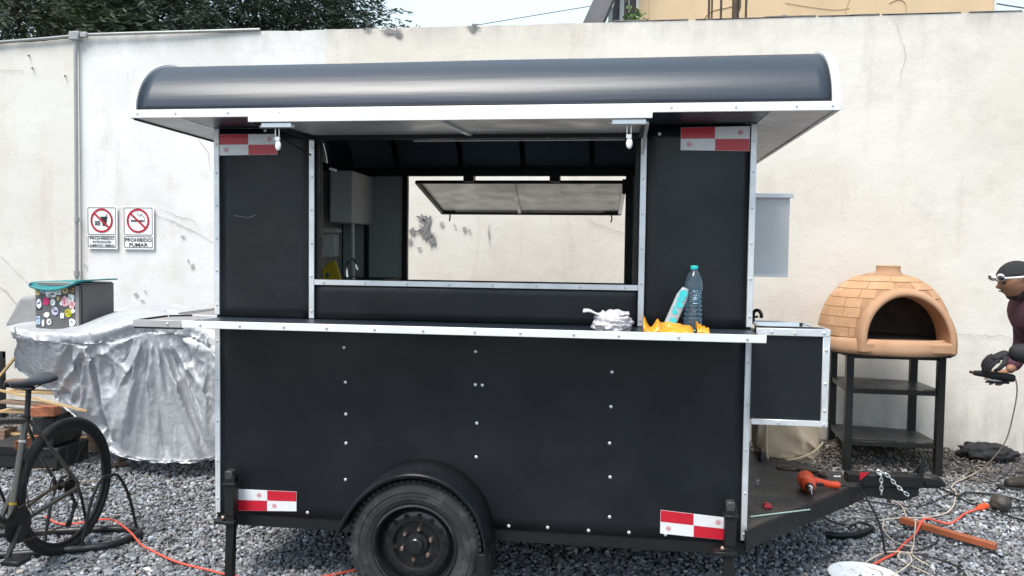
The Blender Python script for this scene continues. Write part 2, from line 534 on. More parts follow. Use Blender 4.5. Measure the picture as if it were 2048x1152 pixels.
    def build(s, name, m, parent=None, bevel=0.0, seg=1, angle=0.7, label=None, cat=None, group=None, kind=None, solid=0.0, recalc=True, sub=0):
        me = bpy.data.meshes.new(name)
        me.from_pydata(s.v, [], s.f)
        bm = bmesh.new()
        bm.from_mesh(me)
        bmesh.ops.remove_doubles(bm, verts=bm.verts, dist=1e-5)
        if recalc:
            bmesh.ops.recalc_face_normals(bm, faces=bm.faces)
        for f in bm.faces:
            f.smooth = True
        for e in bm.edges:
            if len(e.link_faces) == 2 and e.calc_face_angle(0) > angle:
                e.smooth = False
        bm.to_mesh(me)
        bm.free()
        o = link_mesh(me, name, m, parent)
        if solid:
            q = o.modifiers.new('solid', 'SOLIDIFY')
            q.thickness = solid
            q.offset = 0
        if sub:
            q = o.modifiers.new('sub', 'SUBSURF')
            q.levels = q.render_levels = sub
        if bevel:
            q = o.modifiers.new('bevel', 'BEVEL')
            q.width = bevel
            q.segments = seg
            q.limit_method = 'ANGLE'
            q.angle_limit = 0.6
        tag(o, label, cat, group, kind)
        return o


def spline(pts, n=8, closed=False):
    P = [Vector(p) for p in pts]
    out = []
    m = len(P)
    rng = range(m) if closed else range(m - 1)
    for i in rng:
        if closed:
            a, b, c, d = P[i - 1], P[i], P[(i + 1) % m], P[(i + 2) % m]
        else:
            a, b, c, d = P[max(i - 1, 0)], P[i], P[i + 1], P[min(i + 2, m - 1)]
        for k in range(n):
            t = k / n
            out.append(0.5 * ((2 * b) + (c - a) * t + (2 * a - 5 * b + 4 * c - d) * t * t + (3 * b - a - 3 * c + d) * t ** 3))
    if not closed:
        out.append(P[-1])
    return out


def sstep(a, b, x):
    t = max(0.0, min(1.0, (x - a) / (b - a)))
    return t * t * (3 - 2 * t)


def gh(x, y):
    """height of the yard's surface"""
    h = -0.06 + 0.06 * sstep(4.0, 5.6, y) + 0.05 * sstep(6.0, 6.75, y)
    h += 0.13 * math.exp(-(((x - 2.02) / 0.33) ** 2 + ((y - 6.45) / 0.28) ** 2))
    h += 0.012 * noise.noise(Vector((x * 1.3, y * 1.3, 0)))
    return h


def skinned(name, nodes, edges, m, parent, sub=2, label=None, root=0, fn=None):
    """one continuous tapered body grown round a skeleton; nodes = (x, y, z, rx, ry)"""
    me = bpy.data.meshes.new('tmp')
    me.from_pydata([q[:3] for q in nodes], edges, [])
    o = bpy.data.objects.new('tmp', me)
    COL.objects.link(o)
    o.modifiers.new('skin', 'SKIN')
    for i, q in enumerate(nodes):
        me.skin_vertices[0].data[i].radius = (q[3], q[4] if len(q) > 4 else q[3])
        me.skin_vertices[0].data[i].use_root = (i == root)
    o.modifiers['skin'].use_smooth_shade = True
    s_ = o.modifiers.new('sub', 'SUBSURF')
    s_.levels = s_.render_levels = sub
    dg = bpy.context.evaluated_depsgraph_get()
    dg.update()
    ne = bpy.data.meshes.new_from_object(o.evaluated_get(dg))
    bpy.data.objects.remove(o)
    bpy.data.meshes.remove(me)
    ne.name = name
    ne.materials.clear()
    for p in ne.polygons:
        p.use_smooth = True
    if fn:
        for v in ne.vertices:
            v.co = fn(v.co)
    ob = link_mesh(ne, name, m, parent)
    if label: ob['label'] = label
    return ob


# ================================================================== THE YARD
def build_ground():
    xs = sorted(set([-60, -30, -15, -9] + [-7.5 + 0.12 * i for i in range(110)] + [8, 15, 30, 60]))
    ys = sorted(set([-60, -30, -15, -8, -4, -1, 0.5] + [1.5 + 0.1 * i for i in range(60)] + [9, 14, 30, 60]))
    mb = MB()
    nx = len(xs)
    mb.v = [(x, y, gh(x, y) - 0.012) for y in ys for x in xs]
    mb.f = [(j * nx + i, j * nx + i + 1, (j + 1) * nx + i + 1, (j + 1) * nx + i) for j in range(len(ys) - 1) for i in range(nx - 1)]
    mb.build('ground', M_ground, kind='structure')


build_ground()


def stone_field(name, pts, size, cols, m=M_stone, kind='stuff', flat=(0.45, 0.9), jitter=0.35):
    """pts (N,3): many small angular stones as one mesh"""
    ico = bmesh.new()
    bmesh.ops.create_icosphere(ico, subdivisions=1, radius=1)
    bv = np.array([v.co[:] for v in ico.verts])
    bf = np.array([[v.index for v in f.verts] for f in ico.faces])
    ico.free()
    rng = np.random.default_rng(5)
    N = len(pts)
    sc = np.stack([rng.uniform(0.75, 1.35, N), rng.uniform(0.6, 1.1, N), rng.uniform(*flat, N)], 1) * size[:, None]
    V = np.repeat(bv[None], N, 0) * (1 + rng.uniform(-jitter, jitter, (N, len(bv), 1))) * sc[:, None, :]
    az = rng.uniform(0, 2 * pi, N)
    el = rng.normal(0, 0.5, N)
    ce, se = np.cos(el), np.sin(el)
    y = V[..., 1] * ce[:, None] - V[..., 2] * se[:, None]
    z = V[..., 1] * se[:, None] + V[..., 2] * ce[:, None]
    x = V[..., 0]
    ca, sa = np.cos(az)[:, None], np.sin(az)[:, None]
    V = np.stack([x * ca - y * sa, x * sa + y * ca, z], -1) + pts[:, None, :]
    F = (bf[None] + (np.arange(N) * len(bv))[:, None, None]).reshape(-1, 3)
    me = bpy.data.meshes.new(name)
    nv, nf = N * len(bv), len(F)
    me.vertices.add(nv)
    me.vertices.foreach_set('co', V.reshape(-1).astype(np.float32))
    me.loops.add(nf * 3)
    me.loops.foreach_set('vertex_index', F.reshape(-1).astype(np.int32))
    me.polygons.add(nf)
    me.polygons.foreach_set('loop_start', (np.arange(nf) * 3).astype(np.int32))
    me.update(calc_edges=True)
    sf = me.attributes.new('sharp_face', 'BOOLEAN', 'FACE')
    sf.data.foreach_set('value', np.ones(nf, dtype=bool))
    ca_ = me.color_attributes.new('tint', 'FLOAT_COLOR', 'POINT')
    C = np.concatenate([np.repeat(cols, len(bv), 0), np.ones((nv, 1))], 1)
    ca_.data.foreach_set('color', C.reshape(-1).astype(np.float32))
    o = link_mesh(me, name, m, None)
    tag(o, kind=kind)
    return o


def gravel():
    rng = np.random.default_rng(3)
    P = []
    S = []
    while len(P) < 115000:
        y = rng.uniform(2.2, 6.74)
        # density falls slowly with distance
        if rng.uniform() > (2.9 / max(y, 2.9)) ** 0.5:
            continue
        lo, hi = -0.86 * y - 0.5, 0.56 * y + 0.5
        x = rng.uniform(lo, hi)
        if y > 6.3 and rng.uniform() < 0.35:
            continue
        s = rng.lognormal(math.log(0.0100), 0.30)
        P.append((x, y, 0))
        S.append(min(s, 0.026))
    P = np.array(P)
    S = np.array(S)
    for i in range(len(P)):
        P[i, 2] = gh(P[i, 0], P[i, 1]) + rng.uniform(-0.008, 0.007)
    g = rng.lognormal(math.log(0.215), 0.42, len(P)).clip(0.03, 0.68)
    hue = rng.normal(0, 0.05, len(P))
    cols = np.stack([g * (0.965 + hue), g * (1.0 + 0 * hue), g * (1.065 - hue)], 1)
    # soil-stained and brownish along the foot of the wall
    w = np.array([sstep(5.6, 6.5, p[1]) * (0.5 + 0.5 * sstep(-0.5, 1.2, p[0])) for p in P])[:, None]
    brown = np.stack([g * 1.05, g * 0.90, g * 0.78], 1) * 0.75
    cols = cols * (1 - w) + brown * w
    o = stone_field('gravel', P, S, cols)
    tag(o, 'blue grey crushed stone gravel covering the whole yard', 'gravel')


gravel()

# soil and litter heap under the oven stand
rng = np.random.default_rng(11)
hp = []
for i in range(2600):
    x, y = rng.normal(1.98, 0.38), rng.normal(6.45, 0.17)
    if y < 6.72 and 1.0 < x < 3.4:
        hp.append((x, y, gh(x, y) + rng.uniform(0.0, 0.02)))
hp = np.array(hp)
hc = rng.uniform(0.03, 0.17, (len(hp), 1)) * np.array([[1.15, 0.95, 0.78]])
o = stone_field('soil', hp, rng.uniform(0.006, 0.02, len(hp)), hc, flat=(0.15, 0.5))
tag(o, 'brown soil and leaf litter heaped at the wall foot', 'soil')

# ================================================================== BOUNDARY WALLS
def wall_block(name, x0, x1, zt, mt, ang, ox, oy, label):
    n = int((x1 - x0) / 0.05)
    L = Matrix.Translation((ox, oy, 0)) @ Matrix.Rotation(ang, 4, 'Z')
    mb = MB()
    zs = [-0.4, 0.4, 1.2, 2.0, 2.8, 3.3]
    rows = []
    for i in range(n + 1):
        x = x0 + (x1 - x0) * i / n
        top = zt + 0.006 * noise.noise(Vector((x * 3, 5, ox))) + 0.004 * noise.noise(Vector((x * 14, 9, ox)))
        rows.append([(x, 0.008 * noise.noise(Vector((x * 0.9, z * 0.9, 2))), z) for z in zs] + [(x, 0, top), (x, 0.18, top), (x, 0.18, -0.4)])
    k = len(rows[0])
    vs = [tuple(L @ Vector(p)) for r in rows for p in r]
    fs = [(i * k + j, (i + 1) * k + j, (i + 1) * k + (j + 1) % k, i * k + (j + 1) % k) for i in range(n) for j in range(k)]
    fs += [tuple(range(k)), tuple(range(n * k, n * k + k))]
    mb.add(vs, fs)
    return mb.build(name, mt, label=label, cat='wall', angle=0.9)


wallR = wall_block('boundary_wall', -4.975, 9.0, 3.572, M_wall, 0, 0, 6.75, 'long cracked whitewashed plaster wall running behind the black food trailer')
wallL = wall_block('boundary_wall', -7.0, 0.0, 3.555, M_wallL, R2(-8.0), -4.985, 6.755, 'cream plaster wall set back at an angle, left of the grey vertical conduit')


def crack(pts, y=6.738, w=0.006, parent=wallR, name='crack', m=M_crack):
    q = []
    for a, b in zip(pts[:-1], pts[1:]):
        n = max(2, int(hypot(b[0] - a[0], b[1] - a[1]) / 0.025))
        for i in range(n):
            t = i / n
            q.append((a[0] + (b[0] - a[0]) * t + random.uniform(-.007, .007), a[1] + (b[1] - a[1]) * t + random.uniform(-.007, .007)))
    q.append(pts[-1])
    mb = MB()
    N = len(q) - 1
    vs = []
    for i, p in enumerate(q):
        a, b = q[max(i - 1, 0)], q[min(i + 1, N)]
        d = Vector((b[0] - a[0], b[1] - a[1])).normalized()
        ww = w * (0.35 + 0.65 * sin(pi * min(1, max(0.05, i / N)))) * random.uniform(0.5, 1.1) / 2
        vs += [(p[0] - d.y * ww, y, p[1] + d.x * ww), (p[0] + d.y * ww, y, p[1] - d.x * ww)]
    mb.add(vs, [(2 * i, 2 * i + 1, 2 * i + 3, 2 * i + 2) for i in range(N)])
    return mb.build(name, m, parent)


for c, w in (([(-4.60, 1.985), (-4.40, 1.95), (-4.22, 1.92), (-4.05, 1.86), (-3.78, 1.74), (-3.66, 1.67), (-3.5, 1.64)], .007),
             ([(-4.18, 1.98), (-3.98, 1.90), (-3.86, 1.88), (-3.80, 1.78)], .005),
             ([(-0.28, 1.92), (-0.15, 1.86), (0.02, 1.80), (0.15, 1.77)], .005),
             ([(-3.95, 2.75), (-3.80, 2.62), (-3.70, 2.50), (-3.68, 2.32)], .005),
             ([(2.55, 0.98), (2.72, 1.0), (2.9, 0.985), (3.1, 0.99), (3.3, 0.95)], .006),
             ([(2.1, 1.05), (2.25, 0.8), (2.35, 0.72)], .005),
             ([(2.2, 3.55), (2.3, 3.25), (2.25, 3.0)], .004),
             ([(-1.09, 1.86), (-1.10, 1.78), (-1.09, 1.68)], .010)):
    crack(c, w=w)


def left_wall_pt(u, z, off=0.012):
    a = R2(-8)
    return (-4.985 - u * cos(a) - off * 0, 6.755 - u * sin(a) - off, z)


def crack_left(pts, w):
    mb = MB()
    q = []
    for a, b in zip(pts[:-1], pts[1:]):
        for i in range(10):
            t = i / 10
            q.append((a[0] + (b[0] - a[0]) * t + random.uniform(-.006, .006), a[1] + (b[1] - a[1]) * t + random.uniform(-.006, .006)))
    vs = []
    for i, p in enumerate(q):
        ww = w * random.uniform(0.3, 1.0) / 2
        vs += [left_wall_pt(p[0], p[1] + ww), left_wall_pt(p[0], p[1] - ww)]
    mb.add(vs, [(2 * i, 2 * i + 1, 2 * i + 3, 2 * i + 2) for i in range(len(q) - 1)])
    mb.build('crack', M_crack, wallL)


crack_left([(0.95, 1.52), (0.75, 1.36), (0.6, 1.24), (0.45, 1.18)], .007)
crack_left([(1.1, 1.26), (0.9, 1.18), (0.8, 1.08), (0.65, 0.98)], .014)
crack_left([(1.0, 3.32), (0.85, 3.30), (0.62, 3.28)], .006)


def blob(cx, cz, r, y, parent, name, m, seed, sx=1.0):
    rr = random.Random(seed)
    n = 70
    ph = rr.uniform(0, 9)
    vs = [(cx, y, cz)]
    for i in range(n):
        a = 2 * pi * i / n
        q = r * (0.62 + 0.7 * noise.noise(Vector((cos(a) * 1.6 + ph, sin(a) * 1.6, seed))) + .5 * noise.noise(Vector((cos(a) * 5 + ph, sin(a) * 5, seed))) + .35 * noise.noise(Vector((cos(a) * 13, sin(a) * 13, seed))))
        vs.append((cx + q * cos(a) * sx, y, cz + q * sin(a)))
    MB().add(vs, [(0, 1 + i, 1 + (i + 1) % n) for i in range(n)]).build(name, m, parent)


k = 0
for (x, z, r, sx) in ((-1.66, 1.80, .11, .8), (-1.60, 1.71, .07, .6), (-1.78, 1.79, .06, .6), (-1.69, 1.90, .05, 1.3), (-1.80, 1.70, .035, .8), (-1.52, 1.86, .03, 1),
                      (-1.31, 1.815, .035, .8), (-1.27, 1.80, .02, .8), (-1.095, 1.78, .025, .4), (-1.40, 1.84, .018, 1), (-1.72, 1.64, .02, 1),
                      (-4.93, 1.53, .012, .7), (-4.93, 1.44, .025, .5), (-4.42, 1.18, .03, 1), (-4.33, 1.21, .02, 1), (-3.86, 1.45, .035, .6), (-3.90, 1.50, .02, .8),
                      (-3.95, 1.72, .02, 1.2), (-4.36, 1.12, .02, 1)):
    k += 1
    blob(x, z, r, 6.7365, wallR, 'bare_patch', M_patch if -1.85 < x < -1.5 and r > .04 else M_patch2, k, sx)
for (x, z, r, sx) in ((-1.94, 3.54, .05, 2.2), (-1.26, 3.555, .035, 2.0), (-2.2, 3.56, .02, 3)):
    k += 1
    blob(x, z, r, 6.7365, wallR, 'bare_patch', M_patch, k, sx)
# dirty mortar lip along the top of the right part of the wall
mb = MB()
x = -0.05
while x < 8.9:
    L_ = random.uniform(0.12, 0.5)
    h = random.uniform(0.000, 0.008)
    mb.box(x, x + L_, 6.744, 6.93, 3.572 + 0.004, 3.578 + h)
    x += L_ + random.choice([0, 0, 0.02, 0.06])
mb.build('mortar_lip', M_topedge, wallR, kind='stuff')

# conduit along the wall top, its box, the drop pipe
mb = MB()
pth = [left_wall_pt(u, 3.565, 0.03) for u in (6.0, 4, 2, 1, 0.3)] + [(-4.9, 6.715, 3.572), (-4.4, 6.715, 3.575), (-3.9, 6.72, 3.577), (-3.2, 6.74, 3.585)]
cond = empty('conduit', (-4.98, 6.7, 0), 'grey metal conduit along the wall top with its pipe dropping beside the signs', 'pipe')
mb.tube(pth, 0.014, 10)
mb.build('pipe', M_pipe, cond)
MB().tube([(-4.985, 6.712, 3.50), (-4.99, 6.712, 2.4), (-5.0, 6.712, 1.31)], 0.017, 10).build('pipe', M_pipe, cond)
MB().lathe([(0.0, 0), (.024, 0.0), (.024, .05), (0, .05)], (-5.0, 6.712, 1.34), n=12).build('coupling', M_pipe, cond)
MB().lathe([(0.0, 0), (.022, 0.0), (.022, .04), (0, .04)], (-4.992, 6.712, 1.85), n=12).build('coupling', M_pipe, cond)
MB().box(-5.03, -4.93, 6.675, 6.73, 3.52, 3.60).build('junction_box', M_pipe, cond, bevel=.006)
MB().box(-4.93, -4.86, 6.69, 6.728, 3.545, 3.595).build('fitting', M_pipe, cond, bevel=.006)
# nail stubs in the left wall
for u, z in ((0.58, 3.43), (0.54, 3.31), (0.16, 3.22)):
    p = left_wall_pt(u, z, 0.0)
    MB().tube([p, (p[0] + .02, p[1] - .035, p[2] - .015)], 0.006, 6).build('nail', M_rust, wallL)

# ================================================================== SIGNS
def text(body, cx, z, size, y, parent, width=None, m=M_signink, bold=0.0):
    cu = bpy.data.curves.new('lettering', 'FONT')
    cu.body = body
    cu.size = size
    cu.align_x = 'CENTER'
    cu.align_y = 'CENTER'
    cu.extrude = 0.0004
    cu.offset = bold
    cu.materials.append(m)
    o = bpy.data.objects.new('lettering', cu)
    COL.objects.link(o)
    o.parent = parent
    o.location = Vector((cx, y, z)) - wloc(parent)
    o.rotation_euler = (pi / 2, 0, 0)
    bpy.context.view_layer.update()
    me = bpy.data.meshes.new_from_object(o.evaluated_get(bpy.context.evaluated_depsgraph_get()))
    mo = bpy.data.objects.new('lettering', me)
    bpy.data.objects.remove(o)
    COL.objects.link(mo)
    mo.parent = parent
    mo.location = Vector((cx, y, z)) - wloc(parent)
    mo.rotation_euler = (pi / 2, 0, 0)
    o = mo
    if width:
        bpy.context.view_layer.update()
        w = o.dimensions.x
        if w > 0:
            o.scale.x = width / w
    return o


def rrect(x0, x1, z0, z1, t, y, r=0.012):
    """rounded rectangular outline"""
    def loop(x0, x1, z0, z1, r):
        q = []
        for (cx, cz, a0) in ((x1 - r, z1 - r, 0), (x0 + r, z1 - r, 90), (x0 + r, z0 + r, 180), (x1 - r, z0 + r, 270)):
            for i in range(5):
                a = R2(a0 + i * 22.5)
                q.append((cx + r * cos(a), cz + r * sin(a)))
        return q
    A, B = loop(x0, x1, z0, z1, r), loop(x0 + t, x1 - t, z0 + t, z1 - t, max(r - t, .002))
    n = len(A)
    mb = MB()
    mb.add([(p[0], y, p[1]) for p in A] + [(p[0], y, p[1]) for p in B], [(i, (i + 1) % n, (i + 1) % n + n, i + n) for i in range(n)])
    return mb


def sign(x0, kind, label):
    x1, z0, z1 = x0 + .305, 1.597, 1.992
    y = 6.735
    s = empty('wall_sign', ((x0 + x1) / 2, y, z0), label, 'sign', 'prohibition signs on the wall')
    MB().box(x0, x1, y - .006, y, z0, z1).build('plate', M_sign, s, bevel=.002)
    yy = y - .008
    rrect(x0 + .006, x1 - .014, z1 - .262, z1 - .006, .006, yy).build('border', M_signline, s)
    rrect(x0 + .006, x1 - .014, z0 + .016, z1 - .272, .006, yy).build('border', M_signline, s)
    cx, cz = (x0 + x1) / 2 - .004, z1 - .128
    if kind == 'food':
        ic = MB()
        ic.prism([(cx - .012 + .035 - .03, cz + .028), (cx + .055, cz + .028), (cx + .046, cz - .05), (cx + .012, cz - .05)], 'y', yy - .0015, yy - .001)
        ic.prism([(cx - .014, cz + .028), (cx + .062, cz + .028), (cx + .062, cz + .036), (cx - .014, cz + .036)], 'y', yy - .0015, yy - .001)
        ic.prism([(cx + .040, cz + .036), (cx + .046, cz + .036), (cx + .056, cz + .062), (cx + .050, cz + .062)], 'y', yy - .0015, yy - .001)
        ic.build('cup_icon', M_signink, s)
        bg_ = MB()
        for (a, b, ww) in ((-.018, -.006, .028), (-.030, -.024, .032), (-.044, -.036, .030)):
            bg_.prism([(cx - .042 - ww, cz + a), (cx - .042 + ww, cz + a), (cx - .042 + ww * .9, cz + b), (cx - .042 - ww * .9, cz + b)], 'y', yy - .0015, yy - .001)
        bg_.build('burger_icon', M_signink, s)
        text('PROHIBIDO', cx, z0 + .100, .034, yy - .0005, s, .245, bold=.0005)
        text('INTRODUCIR', cx, z0 + .066, .030, yy - .0005, s, .185, bold=.0004)
        text('ALIMENTOS Y BEBIDAS', cx, z0 + .034, .027, yy - .0005, s, .250, bold=.0004)
    else:
        ic = MB()
        ic.prism([(cx - .072, cz - .008), (cx + .05, cz - .008), (cx + .05, cz + .006), (cx - .072, cz + .006)], 'y', yy - .0015, yy - .001)
        ic.prism([(cx + .054, cz - .008), (cx + .066, cz - .008), (cx + .066, cz + .006), (cx + .054, cz + .006)], 'y', yy - .0015, yy - .001)
        ic.build('cigarette_icon', M_signink, s)
        MB().tube([(p[0], yy - .001, p[1]) for p in spline([(cx + .064, cz + .012, 0), (cx + .062, cz + .03, 0), (cx + .045, cz + .045, 0), (cx + .035, cz + .062, 0),
                                                           (cx + .015, cz + .045, 0), (cx - .005, cz + .062, 0), (cx - .002, cz + .074, 0)], 6)], .0022, 5).build('smoke_icon', M_signline, s)
        text('PROHIBIDO', cx, z0 + .088, .046, yy - .0005, s, .262, bold=.0007)
        text('FUMAR', cx, z0 + .042, .046, yy - .0005, s, .185, bold=.0008)
    n = 48
    ro, ri = .113, .094
    rg = MB()
    rg.add([(cx + ro * cos(2 * pi * i / n), yy - .002, cz + ro * sin(2 * pi * i / n)) for i in range(n)] +
           [(cx + ri * cos(2 * pi * i / n), yy - .002, cz + ri * sin(2 * pi * i / n)) for i in range(n)],
           [(i, (i + 1) % n, (i + 1) % n + n, i + n) for i in range(n)])
    a = R2(-42)
    ca, sa = cos(a), sin(a)
    q = [(-ri, -.009), (ri, -.009), (ri, .009), (-ri, .009)]
    rg.add([(cx + p[0] * ca - p[1] * sa, yy - .0028, cz + p[0] * sa + p[1] * ca) for p in q], [(0, 1, 2, 3)])
    rg.build('prohibition_ring', M_signred, s)


sign(-4.900, 'food', 'white sign banning food and drink, with a crossed out burger and cup')
sign(-4.535, 'smoke', 'white no smoking sign with a crossed out cigarette')

# ================================================================== FOOD TRAILER
XL, XR, YF, YB = -1.962, 0.618, 3.64, 5.40
T = empty('food_trailer', (-0.67, 4.52, 0), 'black food trailer with curved roof, white aluminium edging and open serving window', 'food trailer')


def bx(name, m, x0, x1, y0, y1, z0, z1, parent=T, bevel=0.0015, **kw):
    return MB().box(x0, x1, y0, y1, z0, z1).build(name, m, parent, bevel=bevel, **kw)


SCREWS = MB()


def screw(x, y, z, r=0.0075, d='-y'):
    if d == '-y':
        SCREWS.lathe([(0.0008, -.0045), (r * .6, -.0042), (r * .95, -.002), (r, 0), (r, .001)], (x, y, z), 'y', 8)
    elif d == '+z':
        SCREWS.lathe([(r, -.001), (r, 0), (r * .95, .002), (r * .6, .0042), (0.0008, .0045)], (x, y, z), 'z', 8)


def panel(name, x0, x1, z0, z1, y=YF, t=.012, m=M_black, seed=0, amp=.0045):
    """sheet metal panel with a faint oil-can wave"""
    nu, nv = max(4, int((x1 - x0) / .06)), max(4, int((z1 - z0) / .06))
    mb = MB()
    def f(u, v):
        x, z = x0 + (x1 - x0) * u, z0 + (z1 - z0) * v
        e = min(u, 1 - u, v, 1 - v) * 6
        return (x, y - amp * min(1, e) * (noise.noise(Vector((x * 1.6, z * 1.6, seed))) + .4), z)
    mb.grid(f, nu, nv)
    o = mb.build(name, m, T, recalc=False)
    q = o.modifiers.new('solid', 'SOLIDIFY')
    q.thickness = t
    q.offset = -1
    return o


panel('wall_panel', -1.938, -1.460, 1.262, 2.196, seed=1)
panel('wall_panel', -1.462 + .002, 0.118, 1.262, 1.452, y=YF + .001, seed=2)
panel('wall_panel', 0.120, 0.592, 1.262, 2.196, seed=3)
panel('wall_panel', -1.938, 0.592, 0.285, 1.256, seed=4, amp=.0065)
bx('window_header', M_black, -1.458, 0.118, YF, YF + .03, 2.146, 2.196)
# end walls and back wall (outside black, lined inside)
bx('side_wall', M_black, XL, XL + .025, YF + .012, YB - .03, .30, 2.196)
bx('side_wall', M_black, XR - .025, XR, YF + .012, YB - .03, .30, 2.196)
for a in ((XL + .0, -1.455, .30, 2.196), (0.070, XR, .30, 2.196), (-1.455, .070, .30, 1.408), (-1.455, .070, 2.15, 2.196)):
    bx('back_wall', M_black, a[0], a[1], YB - .028, YB, a[2], a[3])
bx('floor', M_frame, XL, XR, YF + .013, YB - .03, .285, .33)
# inner linings
bx('lining', M_inside, XL + .026, XL + .032, YF + .2, YB - .04, .34, 2.14)
bx('lining', M_inside, XR - .032, XR - .026, YF + .02, YB - .04, .34, 2.14)
bx('lining', M_inside, -1.735, -1.487, YB - .036, YB - .029, 1.38, 2.135)
bx('lining', M_inside, -1.925, -1.762, YB - .036, YB - .029, 1.38, 2.135)
bx('lining', M_inside, 0.11, 0.58, YB - .036, YB - .029, .34, 2.135)
for (x0, x1) in ((-1.762, -1.735), (-1.487, -1.450), (0.062, 0.110)):
    bx('stud', M_frame, x0, x1, YB - .062, YB - .029, .34, 2.15)
bx('beam', M_frame, XL + .03, XR - .03, YB - .070, YB - .029, 2.135, 2.175)
bx('beam', M_frame, XL + .03, XR - .03, YF + .032, YF + .065, 2.150, 2.19)
bx('stud', M_frame, -1.458, -1.425, YF + .013, YF + .045, .34, 2.14)
bx('stud', M_frame, 0.085, 0.118, YF + .013, YF + .045, .34, 2.14)
bx('window_sill', M_frame, -1.455, 0.070, YB - .035, YB + .01, 1.385, 1.409)

# ---- roof: front and back curve joined by a flat crown
def roof_prof(off=0.0, n=18):
    yf, yb, z0, a, b = 3.335 + off, 5.705 - off, 2.232, .37 - off * .6, .268 - off
    q = []
    for i in range(n + 1):
        t = (pi / 2) * i / n
        q.append((yf + a - a * cos(t), z0 + b * sin(t)))
    for i in range(1, 8):
        u = i / 8
        q.append((yf + a + (yb - yf - 2 * a) * u, z0 + b + .018 * sin(pi * u)))
    for i in range(n + 1):
        t = (pi / 2) * (1 - i / n)
        q.append((yb - a + a * cos(t), z0 + b * sin(t)))
    return q


RX0, RX1 = -2.190, 0.877
pr = roof_prof()
mb = MB()
nx = 60
def roof_pt(i, p):
    x = RX0 + .02 + (RX1 - RX0 - .04) * i / nx
    w = .0035 * noise.noise(Vector((x * 1.1, p[0] * 3, p[1] * 6)))
    return (x, p[0], p[1] + w)
mb.v = [roof_pt(i, p) for i in range(nx + 1) for p in pr]
k = len(pr)
mb.f = [(i * k + j, i * k + j + 1, (i + 1) * k + j + 1, (i + 1) * k + j) for i in range(nx) for j in range(k - 1)]
mb.build('roof_skin', M_blackr, T, solid=.004, angle=1.2)
pi_ = roof_prof(.02)
mb = MB()
mb.v = [(x, p[0], p[1]) for x in (XL, XR) for p in pi_]
mb.f = [(j, j + 1, k + j + 1, k + j) for j in range(k - 1)]
mb.build('roof_lining', M_inside2, T, solid=.003, angle=1.2)
for x in (-1.62, -1.136, -0.677, -0.178, 0.33):
    pth = [(x, p[0], p[1]) for p in roof_prof(.045)]
    mb = MB()
    for a, b in zip(pth[:-1], pth[1:]):
        mb.bar(a, b, .03, .03, up=(0, -(b[2] - a[2]), b[1] - a[1]))
    mb.build('roof_rib', M_frame, T)
# end plates and arched edge trims
for xa, xb, side in ((RX0, RX0 + .008, -1), (RX1 - .008, RX1, 1)):
    MB().prism([(p[0], p[1]) for p in roof_prof(.006)] + [(5.69, 2.2), (3.35, 2.2)], 'x', xa, xb).build('roof_end_plate', M_whiteal, T)
for xa, xb in ((RX0 - .012, RX0 + .016), (RX1 - .018, RX1 + .014)):
    o_, i_ = roof_prof(-.012), roof_prof(.004)
    m_ = len(o_)
    mb = MB()
    mb.v = [(x, p[0], p[1]) for x in (xa, xb) for p in o_] + [(x, p[0], p[1]) for x in (xa, xb) for p in i_]
    q = m_
    for j in range(m_ - 1):
        mb.f += [(j, j + 1, q + j + 1, q + j), (2 * q + j, 3 * q + j, 3 * q + j + 1, 2 * q + j + 1), (j, 2 * q + j, 2 * q + j + 1, j + 1), (q + j, q + j + 1, 3 * q + j + 1, 3 * q + j)]
    for j in (0, m_ - 1):
        mb.f.append((j, q + j, 3 * q + j, 2 * q + j))
    mb.build('roof_edge_trim', M_whiteal, T)
# rails round the roof foot
bx('roof_rail', M_whiteal, RX0 - .014, RX1 + .016, 3.322, 3.330, 2.196, 2.234, bevel=.002)
bx('roof_rail', M_whiteal, RX0 - .014, RX1 + .016, 5.706, 5.714, 2.196, 2.234, bevel=.002)
bx('roof_rail', M_whiteal, RX0 - .014, RX0 - .008, 3.331, 5.705, 2.196, 2.234)
bx('roof_rail', M_whiteal, RX1 + .010, RX1 + .016, 3.331, 5.705, 2.196, 2.234)
for x in (-2.165, -1.98, -1.73, -1.49, -1.25, -1.0, -0.75, -0.5, -0.25, 0.0, 0.22, 0.48, 0.72, 0.86):
    screw(x, 3.3215, 2.216, .005)
# soffits
MB().box(RX0 - .006, XL - .002, 3.332, 5.70, 2.197, 2.200).build('side_soffit', M_soffit, T)
MB().box(XR + .002, RX1 + .008, 3.332, 5.70, 2.197, 2.200).build('side_soffit', M_soffit, T)
bx('front_soffit', M_blackr, XL, XR, 3.332, YF - .001, 2.198, 2.202)
bx('back_soffit', M_blackr, XL, XR, YB + .001, 5.70, 2.198, 2.202)
bx('soffit_edge', M_frame, RX0 - .006, RX0 + .010, 3.34, 5.69, 2.190, 2.1965)
bx('soffit_edge', M_soffit, RX1 - .010, RX1 + .006, 3.34, 5.69, 2.191, 2.1965)

